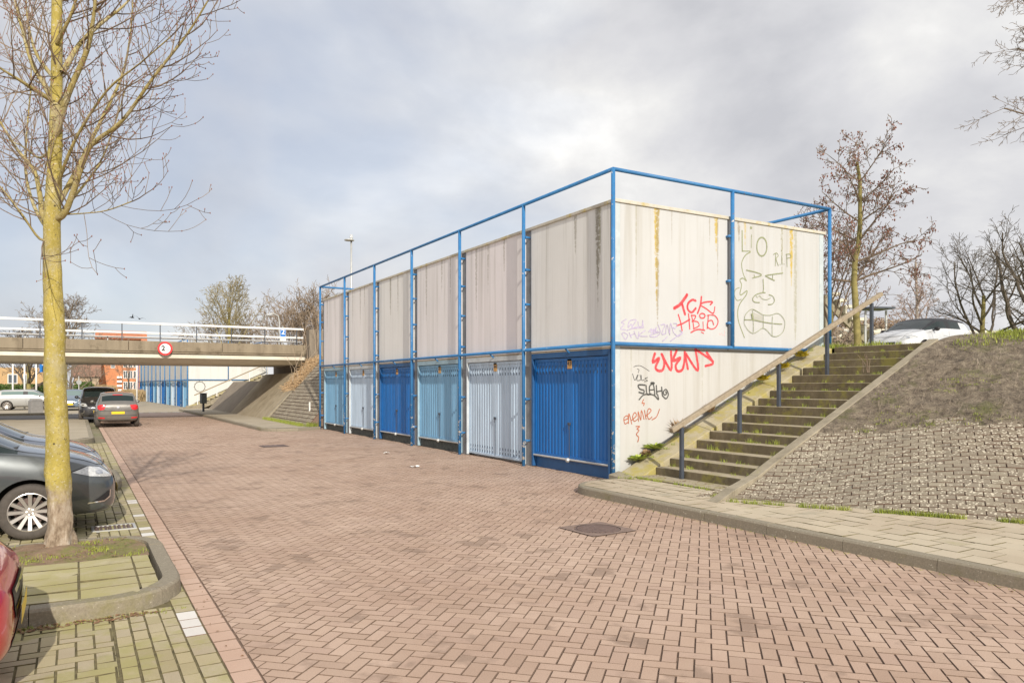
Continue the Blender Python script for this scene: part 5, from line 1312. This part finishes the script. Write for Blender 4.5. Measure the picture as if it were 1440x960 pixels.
for x in (-1.05, .0):
    m = MB(); m.tube([(x, 0, 0), (x, 0, 2.66)], .05, 8); m.build('post', MT['galv'], sh)
# far pale viaduct edge behind the white car
a, b = at(1180, 62), at(1480, 66)
vd = empty('pale_viaduct', (a.x, a.y, 0), math.atan2(b.y - a.y, b.x - a.x), 'long pale concrete barrier behind the white hatchback', 'barrier'); L = (b - a).length
m = MB(); m.box(0, L, 0, .5, 5.7, 6.5); m.build('barrier_wall', MT['beam'], vd); m = MB(); m.box(0, L, -.15, -.003, 6.2, 6.34); m.build('rail', MT['galv'], vd)
m = MB(); m.hexa([(0, -9, 2.4), (L, -9, 2.4), (L, 12, 2.4), (0, 12, 2.4)], [(0, -1, 5.75), (L, -1, 5.75), (L, 12, 5.75), (0, 12, 5.75)]); struct(m.build('far_embankment', MT['turf']), 'far grassy embankment'); bpy.data.objects['far_embankment'].location = vd.location; bpy.data.objects['far_embankment'].rotation_euler = vd.rotation_euler
# zig zag outdoor stairs behind the alder
a = at(1171, 40); zs = empty('outdoor_stairs', (a.x, a.y, 0), R(-30), 'pale outdoor steps with zigzag edge behind the garage corner', 'stairs')
m = MB()
for k in range(9): m.box(.35 * k, .35 * k + .45, 0, 1.2, 6.6 - .34 * k, 6.75 - .34 * k); m.box(.35 * k, .35 * k + .08, .0, 1.2, 6.3 - .34 * k, 6.62 - .34 * k)
m.build('steps', MT['beam'], zs)
m = MB(); m.hexa([(0, .3, 5.9), (3.3, .3, 2.7), (3.3, .5, 2.7), (0, .5, 5.9)], [(0, .3, 6.3), (3.3, .3, 3.1), (3.3, .5, 3.1), (0, .5, 6.3)]); m.box(-.3, .0, .2, 1, 2.5, 6.6); m.build('stringer', MT['stringer'], zs)

def pole(name, px, d, z0, z1, r, label, mat, cat='pole', group=None):
    a = at(px, d); m = MB(); m.tube([(0, 0, 0), (0, 0, z1 - z0)], [r * 1.1, r * .9], 10)
    o = m.build(name, mat, smooth=True); o.location = (a.x, a.y, z0); return tag(o, label, cat, group)
pole('white_pole', 18, 55, 0, 4.3, .06, 'white pole behind the silver estate, leftmost of three', MT['white_paint'], group='white poles beyond the bridge')
pole('white_pole', 34.5, 55, 0, 4.3, .06, 'white pole behind the silver estate, middle of three', MT['white_paint'], group='white poles beyond the bridge')
pole('white_pole', 51, 55, 0, 4.3, .06, 'white pole behind the silver estate, rightmost of three next to the blue sign', MT['white_paint'], group='white poles beyond the bridge')
pole('white_pole', 192.5, 60, 0, 4.4, .055, 'white pole beside the left end of the far garages', MT['white_paint'])
a = at(494, 36); l_ = empty('street_lamp', (a.x, a.y, 3.2), 0, 'slim white lamp post rising behind the garage row', 'lamp post')
h_ = zat(338, 36) - 3.2
m = MB(); m.tube([(0, 0, 0), (0, 0, h_)], [.055, .042], 10); m.build('pole', MT['galv'], l_, smooth=True)
m = MB(); m.lathe([(.0, .30), (.07, .28), (.085, .12), (.06, .05), (.04, 0)], 12, (0, 0, h_), 'z'); m.build('lamp_head', MT['clear_lens'], l_, smooth=True)
m = MB(); m.lathe([(.0, .05), (.24, .02), (.24, -.02), (.0, -.01)], 14, (-.10, 0, h_ - .0), 'z'); m.build('lamp_shade', MT['galv'], l_)
a = at(393, 50); l2 = empty('street_lamp', (a.x, a.y, 3.0), 0, 'small curved lamp above the blue 2 sign', 'lamp post')
m = MB(); m.tube([(0, 0, 0), (0, 0, 3.0), (-.08, 0, 3.4), (-.4, 0, 3.55), (-.6, 0, 3.5)], .05, 8); m.build('pole', MT['galv'], l2); m = MB(); m.blob((-.7, 0, 3.45), .16, 8, 5, (1.3, .7, .5)); m.build('lamp_head', MT['clear_lens'], l2)
a = at(62, 57); bs = empty('street_sign', (a.x, a.y, 0), R(20), 'blue street sign left of the near trunk under the bridge', 'sign')
m = MB(); m.tube([(0, .03, 0), (0, .03, 3.9)], .05, 8); m.build('pole', MT['darksteel'], bs)
m = MB(); m.box(-.3, .3, -.01, .01, 2.75, 3.75); m.build('panel', MT['signblue'], bs); m = MB(); m.box(-.16, .16, -.016, -.012, 3.3, 3.6); m.box(-.05, .05, -.016, -.012, 2.9, 3.29); m.build('white_marking', MT['signwhite'], bs)
a = at(111, 62); bs = empty('street_sign', (a.x, a.y, 0), R(20), 'small grey sign on a thin pole right of the near trunk', 'sign')
m = MB(); m.tube([(0, .03, 0), (0, .03, 2.5)], .04, 8); m.build('pole', MT['galv'], bs); m = MB(); m.lathe([(0, 0), (.2, 0), (.2, -.02), (0, -.02)], 16, (0, 0, 2.0)); m.build('panel', MT['galv'], bs)
# utility cabinet and bin
a = at(50, 45.5); m = MB(); m.prism([(-.34, -.2), (.34, -.2), (.34, .2), (-.34, .2)], 0, .78); m.hexa([(-.34, -.2, .781), (.34, -.2, .781), (.34, .2, .781), (-.34, .2, .781)], [(-.22, -.18, .93), (.26, -.18, .93), (.26, .18, .93), (-.22, .18, .93)])
o = m.build('utility_cabinet', plain('cabinet_grey', (.24, .23, .22), .7), bevel=.02); o.location = a; o.rotation_euler = (0, 0, R(25)); tag(o, 'grey utility cabinet in front of the silver estate', 'cabinet')
a = at(286, 46); bn = empty('litter_bin', (a.x, a.y, .12), R(15), 'dark grey litter bin on a post at the kerb beyond the bridge', 'bin')
m = MB(); m.box(-.17, .17, -.15, .15, .5, 1.1); m.build('bin_body', plain('bin_grey', (.12, .135, .13), .6), bn, bevel=.03); m = MB(); m.box(-.19, .19, -.17, .17, 1.103, 1.15); m.build('lid', MT['darksteel'], bn, bevel=.02); m = MB(); m.box(-.05, .05, -.05, .05, 0, .5); m.build('post', MT['darksteel'], bn)
a = at(435.5, 31.0); pb = empty('low_railing', (a.x, a.y, .1), R(60), 'short white post with thin side rails by the end of the garage row', 'railing')
m = MB(); m.tube([(0, 0, 0), (0, 0, .95)], .035, 8); m.build('post', MT['white_paint'], pb); m = MB(); m.tube([(0, 0, .40), (.9, 0, .42)], .02, 6); m.tube([(0, 0, .10), (.9, 0, .1)], .02, 6); m.build('rail', MT['galv'], pb)
# birds
for k, (px, py, lab) in enumerate(((186, 446.5, 'dark bird gliding above the bridge, left of the pair'), (196, 448.5, 'dark bird above the bridge, right of the pair, wing raised'))):
    q = P3(px, py, 40); m = MB(); s_ = 1 if k else -1
    m.tube([(-.10, 0, 0), (-.05, 0, .01), (.03, 0, .015), (.10, 0, 0)], [.008, .035, .04, .012], 6)
    for w_ in (-1, 1): m.hexa([(-.02, 0, .01), (.05, 0, .01), (.0, w_ * .16, .10), (-.03, w_ * .15, .10)], [(-.02, 0, .02), (.05, 0, .02), (.0, w_ * .16, .107), (-.03, w_ * .15, .107)]); m.hexa([(-.03, w_ * .15, .10), (.0, w_ * .16, .10), (-.06, w_ * .34, .09), (-.07, w_ * .34, .09)], [(-.03, w_ * .15, .107), (.0, w_ * .16, .107), (-.06, w_ * .34, .094), (-.07, w_ * .34, .094)])
    o = m.build('bird', MT['black']); o.location = q; o.rotation_euler = (R(15 * s_), 0, R(40 + 25 * s_)); tag(o, lab, 'bird', 'birds above the bridge')

# ------------------------------------------------------------------ ground clutter
def gp(px, py, z=0.0):
    d = (CAMZ - z) * F / (py - HY); return at(px, d, z)
c = gp(840, 744); mh = empty('manhole', (c.x, c.y, .004), R(3), 'rusty round manhole cover in a square frame in the red road', 'manhole cover')
def ring_plate(a, r, z, n=48):
    m = MB(); out = []
    for i in range(n):
        t = 2 * math.pi * i / n; k = a / max(abs(math.cos(t)), abs(math.sin(t))); out.append((k * math.cos(t), k * math.sin(t), z))
    inn = [(r * math.cos(2 * math.pi * i / n), r * math.sin(2 * math.pi * i / n), z) for i in range(n)]
    m.add(out + inn, [(i, (i + 1) % n, n + (i + 1) % n, n + i) for i in range(n)]); return m
ring_plate(.34, .285, .006).build('frame', plain('manhole_frame', (.22, .155, .125), .9, var=.25, scale=12), mh)
m = MB(); m.lathe([(0, .004), (.275, .004), (.275, -.01)], 36, (0, 0, 0), 'z'); cv = m.build('cover', MT['iron'], mh)
m = MB()
for i in range(-8, 9):
    w_ = math.sqrt(max(0, .25 ** 2 - (i * .03) ** 2)); m.box(-w_, w_, i * .03 - .008, i * .03 + .008, .0035, .010)
m.build('ribs', MT['iron'], cv)
c = gp(385, 627); mh2 = empty('manhole', (c.x, c.y, .004), 0, 'small distant manhole cover in the red road before the bank', 'manhole cover')
ring_plate(.36, .30, .006).build('frame', MT['iron'], mh2); m = MB(); m.lathe([(0, .004), (.29, .004), (.29, -.01)], 28, (0, 0, 0), 'z'); m.build('cover', MT['iron'], mh2)
c = gp(172, 726); dg_ = empty('gully_grate', (.40, 10.35, .003), 0, 'grey iron gully grate in the parking bay before the black hatchback', 'drain')
m = MB(); m.box(-.24, .24, -.19, -.16, -.01, .008); m.box(-.24, .24, .16, .19, -.01, .008); m.box(-.24, -.21, -.159, .159, -.01, .008); m.box(.21, .24, -.159, .159, -.01, .008); m.build('frame', MT['galv'], dg_)
m = MB(); m.box(-.209, .209, -.159, .159, -.012, -.004); [m.box(-.2 + i * .05, -.175 + i * .05, -.158, .158, -.003, .006) for i in range(9)]; m.build('grate', MT['iron'], dg_)
for px, py, lab, sc in ((544, 637.5, 'white scrap of paper on the road before the dark blue door', 1.0), (583, 656, 'white scrap of paper on the road nearer the camera', 1.0), (207, 596, 'tiny white scrap on the road beside the grey hatchback', 1.4)):
    c = gp(px, py, .01); m = MB(); n_ = 6; vs_ = []
    for j in range(3):
        for i in range(n_): vs_.append((-.11 + .045 * i + rng.uniform(-.01, .01), -.05 + .05 * j + rng.uniform(-.012, .012), rng.uniform(.006, .045)))
    m.add(vs_, [(j * n_ + i, j * n_ + i + 1, (j + 1) * n_ + i + 1, (j + 1) * n_ + i) for j in range(2) for i in range(n_ - 1)])
    o = m.build('paper_scrap', MT['paper']); o.location = (c.x, c.y, .006); o.rotation_euler = (0, 0, rng.uniform(0, 3)); o.scale = (sc, sc, sc); tag(o, lab, 'litter', 'paper litter on the road')

# grass and weeds
gs = MB(); rg = random.Random(17)
def blades(x, y, z, n, spread, h, mb=gs, w=.0035):
    for _ in range(int(n * 1.7)):
        a = rg.uniform(0, 6.28); r_ = spread * rg.random() ** .6; px, py = x + r_ * math.cos(a), y + r_ * math.sin(a); hh = h * rg.uniform(.5, 1.2); b = rg.uniform(0, 6.28); le = rg.uniform(.15, .8) * hh
        dx, dy = math.cos(b), math.sin(b); wx, wy = -dy * w, dx * w
        mb.add([(px - wx, py - wy, z), (px + wx, py + wy, z), (px + dx * le * .4 + wx * .6, py + dy * le * .4 + wy * .6, z + hh * .65), (px + dx * le * .4 - wx * .6, py + dy * le * .4 - wy * .6, z + hh * .65), (px + dx * le, py + dy * le, z + hh)], [(0, 1, 2, 3), (3, 2, 4)])
def strip(p, q, n, spread, h, per=14, z=.12, gapk=.0):
    for i in range(n):
        if rg.random() < gapk: continue
        f = (i + rg.random()) / n; blades(p[0] + (q[0] - p[0]) * f, p[1] + (q[1] - p[1]) * f, z, per, spread, h)
def sl(a, s): return onslope(a, s, -.01)
# dead stalks lying on the earth bank
ds = MB()
for k in range(5200):
    y = rg.uniform(-1.5, 7.85); s_ = rg.uniform(2.45, 6.2); x = B0[0] + (s_ - (y - B0[1]) * N1[1]) / N1[0]
    a = rg.uniform(0, 6.28); l = rg.uniform(.05, .22); z = mound(x, y); x2, y2 = x + math.cos(a) * l, y + math.sin(a) * l
    if y2 > 7.9: continue
    ds.tube([(x, y, z - .005), ((x + x2) / 2, (y + y2) / 2, (z + mound(x2, y2)) / 2 + rg.uniform(.01, .05)), (x2, y2, mound(x2, y2) + rg.uniform(0, .03))], [.003, .003, .0015], 3, cap=False)
tag(ds.build('dead_stalks', plain('dead_stalk', (.26, .21, .16), .95, var=.45, scale=7)), 'dead brown stalks scattered over the earth bank', 'dead stalks', kind='stuff')
lf = MB()
def litter(x0, x1, y0, y1, z, n, sz=.022):
    for _ in range(n):
        x, y = rg.uniform(x0, x1), rg.uniform(y0, y1); a = rg.uniform(0, 6.28); l = sz * rg.uniform(.5, 1.4); w_ = l * rg.uniform(.3, .7); dx, dy = math.cos(a), math.sin(a); t_ = rg.uniform(.002, .012)
        lf.add([(x - dx * l, y - dy * l, z + .003), (x + dy * w_, y - dx * w_, z + t_), (x + dx * l, y + dy * l, z + .004), (x - dy * w_, y + dx * w_, z + t_)], [(0, 1, 2, 3)])
litter(-2.6, .55, 6.27, 6.39, 0, 420); litter(-2.6, .5, 8.0, 8.95, .13, 300, .018); litter(-2.6, .6, 9.17, 9.3, 0, 120); litter(8.5, 8.95, 8.25, 10.1, .155, 60); litter(7.2, 8.4, 7.9, 10.2, .126, 25)
litter(6.75, 6.95, 1, 10, 0, 130, .014); litter(8.3, 8.6, 10.9, 29, 0, 260, .02); litter(.8, 1.0, 1, 25, 0, 90, .012)
for k in range(15): litter(9.2 + .331 * k, 9.28 + .331 * k, 8.25, 10.15, .285 + .152 * k, 12, .018)
tag(lf.build('dead_leaves', plain('dead_leaf', (.24, .14, .075), .9, var=.5, scale=30)), 'dead brown leaves and grit collected along kerbs and steps', 'dead leaves', kind='stuff')
# foot of the brick slope
for a0, a1, n in ((.2, .95, 14), (1.1, 1.75, 16), (2.05, 3.0, 40), (3.35, 4.4, 30), (5, 9, 30)):
    p, q = sl(a0, -.04), sl(a1, -.04); strip(p, q, n, .045, .065, 14, .12)
strip((8.40, 10.40), (8.05, 10.55), 16, .10, .07, 16, .01); strip((8.45, 10.33), (8.5, 10.75), 16, .08, .08, 14, .1); strip((8.2, 10.2), (8.5, 9.9), 10, .08, .05, 12, .125, .2)
strip((8.46, 8.3), (8.46, 10.1), 22, .05, .05, 12, .125, .25); strip((8.40, 8.0), (8.0, 7.8), 10, .10, .06, 14, .12)
for k in range(16):
    x = 9.28 + .331 * k; z = .282 + .152 * k
    for _ in range(rg.randint(4, 8)):
        y = rg.uniform(8.25, 10.15); blades(x - .32 + rg.uniform(.26, .31), y, z - .005, rg.randint(6, 15), .06, rg.uniform(.035, .10))
for k in range(24):
    x = 8.7 + 5 * rg.random(); blades(x, 10.27 + rg.uniform(0, .36), .15 + (x - 8.36) * .459, 14, .07, .05)
# crest of the bank, island, bank foot and terrace edge
for k in range(1900):
    y = rg.uniform(-2, 7.6); s_ = rg.uniform(5.2, 7.4); x = B0[0] + (s_ - (y - B0[1]) * N1[1]) / N1[0]
    blades(x, y, mound(x, y) - .01, 10, .20, .085 * rg.uniform(.5, 1.4), w=.0055)
for k in range(2200):
    y = rg.uniform(-1, 7.8); s_ = rg.uniform(2.5, 5.4); x = B0[0] + (s_ - (y - B0[1]) * N1[1]) / N1[0]
    if MN.noise(Vector((x * 1.1, y * 1.1, 4))) + (.2 if s_ < 3.0 else 0) < .10: continue
    blades(x, y, mound(x, y) - .01, 7, .14, .035)
for k in range(260):
    x = rg.uniform(-2.6, .55); y = rg.uniform(8.0, 8.98)
    if MN.noise(Vector((x * 1.7, y * 1.7, 9))) < -.02: continue
    blades(x, y, .115, 9, .09, .028)
strip((-2.5, 6.36), (.1, 6.36), 26, .02, .03, 6, -.005, .5)
strip((7.75, 29.6), (7.85, 37), 80, .18, .14, 16, .12); strip((7.9, 29.3), (8.3, 29.6), 16, .2, .2, 20, .1)
for k in range(260):
    x = rg.uniform(14.0, 16.5); y = rg.uniform(9.2, 15); blades(x, y, 2.53, 10, .16, .14, w=.006)
for k in range(90):
    y = rg.uniform(-1, 7.7); s_ = 2.40 + .20 * rg.random(); x = B0[0] + (s_ - (y - B0[1]) * N1[1]) / N1[0]
    blades(x, y, mound(x, y) - .01, 9, .07, .05)
for k in range(150):      # moss and blades in the joints near the kerbs
    blades(rg.uniform(-2.5, .75), rg.uniform(6.30, 6.40), -.006, 4, .03, .018)
    blades(6.93 + rg.uniform(-.03, .02), rg.uniform(2.5, 9.8), -.006, 3, .03, .014)
tag(gs.build('grass', MT['grass']), 'short green grass tufts along kerbs, steps and banks', 'grass', kind='stuff')
def weed(loc, label, n, L, w, mat, group, up=.5, cat='weed'):
    m = MB(); L *= 1.35; w *= 1.15; n = int(n * 1.4)
    for _ in range(n):
        a = rg.uniform(0, 6.28); el = rg.uniform(.2, 1.3) * up + .2; d = Vector((math.cos(a) * math.cos(el), math.sin(a) * math.cos(el), math.sin(el))); s_ = d.cross(Vector((0, 0, 1))).normalized(); l = L * rg.uniform(.5, 1.1); ww = w * rg.uniform(.7, 1.2)
        o_ = Vector((rg.uniform(-.05, .05), rg.uniform(-.05, .05), 0)); p1 = o_ + d * l * .5; p2 = o_ + d * l + Vector((0, 0, -l * .25))
        m.add([o_, p1 + s_ * ww, p2, p1 - s_ * ww], [(0, 1, 2, 3)])
    o = m.build('weed', mat); o.location = loc; return tag(o, label, cat, group)
weed((8.95, 10.66, .38), 'bright green leafy weed at the foot of the graffiti wall', 46, .17, .028, MT['leaf'], 'weeds along the graffiti wall')
weed((9.35, 10.66, .56), 'bright green leafy weed higher up beside the handrail start', 50, .19, .03, MT['leaf'], 'weeds along the graffiti wall')
weed((9.16, 10.66, .44), 'withered brown weed between the two green ones', 60, .13, .018, MT['dry'], 'weeds along the graffiti wall', 1.0)
weed((9.95, 10.66, .86), 'withered brown upright weed above the handrail start', 80, .26, .014, MT['dry'], 'weeds along the graffiti wall', 1.0)
weed((10.75, 10.64, 1.22), 'withered brown weed further up behind the handrail', 60, .20, .014, MT['dry'], 'weeds along the graffiti wall', 1.0)
for k, (x, z) in enumerate(((12.0, 1.85), (12.6, 2.1), (13.2, 2.35))): weed((x, 10.42, z), ('yellow moss cushion on the side slab near its top', 'yellow moss cushion just below the top step', 'yellow moss cushion at the top of the side slab')[k], 120, .16, .02, MT['mossleaf'] if 'mossleaf' in MT else MT.setdefault('mossleaf', plain('yellow_moss', (.50, .40, .03), .9, var=.25)), 'moss cushions on the side slab', .7, 'moss')
def stalks(loc, label, n, H, spread, lean, group='dry stalks'):
    m = MB()
    for _ in range(n):
        x, y = rg.uniform(-spread, spread), rg.uniform(-spread, spread); a = rg.uniform(0, 6.28); l = rg.uniform(0, lean); h = H * rg.uniform(.5, 1.1)
        q = [Vector((x + l * h * t * t * math.cos(a), y + l * h * t * t * math.sin(a), h * t)) for t in (0, .35, .7, 1)]
        m.tube(q, [.007, .006, .004, .002] if H < 1 else [.011, .008, .006, .003], 4, cap=False)
        for _ in range(3):
            t = rg.uniform(.4, .9); b_ = q[1] + (q[3] - q[1]) * t; m.tube([b_, b_ + Vector((rg.uniform(-.12, .12), rg.uniform(-.12, .12), .18)) * h * .5], [.005, .002], 3, cap=False)
    o = m.build('dry_stalks', MT['twig'] if H < 1.2 else MT['stalk'] if 'stalk' in MT else MT.setdefault('stalk', plain('pale_stalk', (.46, .36, .26), .9, var=.2))); o.location = loc; return tag(o, label, 'dry plant', group)
stalks((12.3, 8.35, 1.98), 'thin reddish dry stalks at the edge of the upper steps', 7, .36, .10, .7)
stalks((10.5, 37.4, 3.1), 'tall pale dry stalks on the bank against the bridge end', 9, 2.9, .9, .35)
stalks((9.5, 37.2, 1.95), 'leaning pale dry stalks lower on the bank under the bridge', 6, 2.3, .6, .8)
m = MB()
for _ in range(900):
    x = 9.1 + 1.4 * rg.random(); y = 36.2 + 2.6 * rg.random() ; z = .12 + 1.15 * (x - 7.9); a = rg.uniform(0, 6.28); l = rg.uniform(.1, .4)
    m.tube([(x, y, z), (x + math.cos(a) * l, y + math.sin(a) * l, z + l * .5 * math.cos(a) + rg.uniform(0, .25))], [.012, .006], 3, cap=False)
tag(m.build('dry_grass', MT['dry']), 'dry brown grass on the crest of the bank', 'grass', kind='stuff')
def leafmass(name, px0, px1, d, z0, z1, depth, label, mat, n, s_, cat='hedge', group=None, vert=False):
    a, b = at(px0, d), at(px1, d); L = (b - a).length; m = MB()
    for _ in range(n):
        x, y, z = rg.uniform(0, L), rg.uniform(0, depth), z0 + (z1 - z0) * rg.random() ** .8 * (.75 + .25 * math.sin(rg.random() * 9)); d_ = Vector((rg.uniform(-1, 1), rg.uniform(-1, 1), rg.uniform(-1, 1))).normalized(); e_ = d_.orthogonal().normalized()
        if vert:
            d_ = Vector((rg.uniform(-.25, .25), rg.uniform(-.25, .25), 1)); z = z0 + (z1 - z0) * .5; e_ = Vector((1, 0, 0)); p = Vector((x, y, z0)); h_ = (z1 - z0) * rg.uniform(.5, 1)
            m.add([p - e_ * .03, p + e_ * .03, p + d_ * h_ * .7 + e_ * .035, p + d_ * h_, p + d_ * h_ * .7 - e_ * .035], [(0, 1, 2, 3, 4)]); continue
        p = Vector((x, y, z)); m.add([p - d_ * s_, p + e_ * s_ * .6, p + d_ * s_, p - e_ * s_ * .6], [(0, 1, 2, 3)])
    o = m.build(name, mat); o.location = (a.x, a.y, 0); o.rotation_euler = (0, 0, math.atan2(b.y - a.y, b.x - a.x)); return tag(o, label, cat, group)
leafmass('hedge', -20, 60, 76, 0, 1.9, 1.5, 'dark green hedge in front of the tan house', MT['hedge'], 9000, .10)
leafmass('hedge', 102, 120, 72, 0, 2.1, 1.5, 'green hedge right of the near trunk under the bridge', MT['hedge'], 4000, .10)
reed = plain('reed_straw', (.42, .31, .17), .95, var=.2)
leafmass('reeds', 116, 150, 78, 0, 1.9, 2, 'straw coloured reeds in front of the red roofed house', reed, 2600, .11, 'reeds', vert=True)
leafmass('reeds', 168, 196, 80, 0, 1.4, 2, 'straw coloured reeds left of the far garages', reed, 2000, .11, 'reeds', vert=True)
leafmass('brush', 1190, 1345, 64, 6.0, 7.6, 3, 'low brown brushwood on top of the pale barrier', plain('brush_brown', (.27, .19, .12), .95, var=.3), 9000, .10, 'bushes')
leafmass('brush', 1165, 1250, 44, 2.5, 5.4, 4, 'brown undergrowth behind the alders', plain('brush_grey', (.28, .22, .16), .95, var=.3), 3500, .12, 'bushes')
leafmass('brush', 1330, 1480, 46, 2.5, 4.4, 4, 'brown undergrowth below the dark trees at right', MT['dry'], 5000, .14, 'bushes')
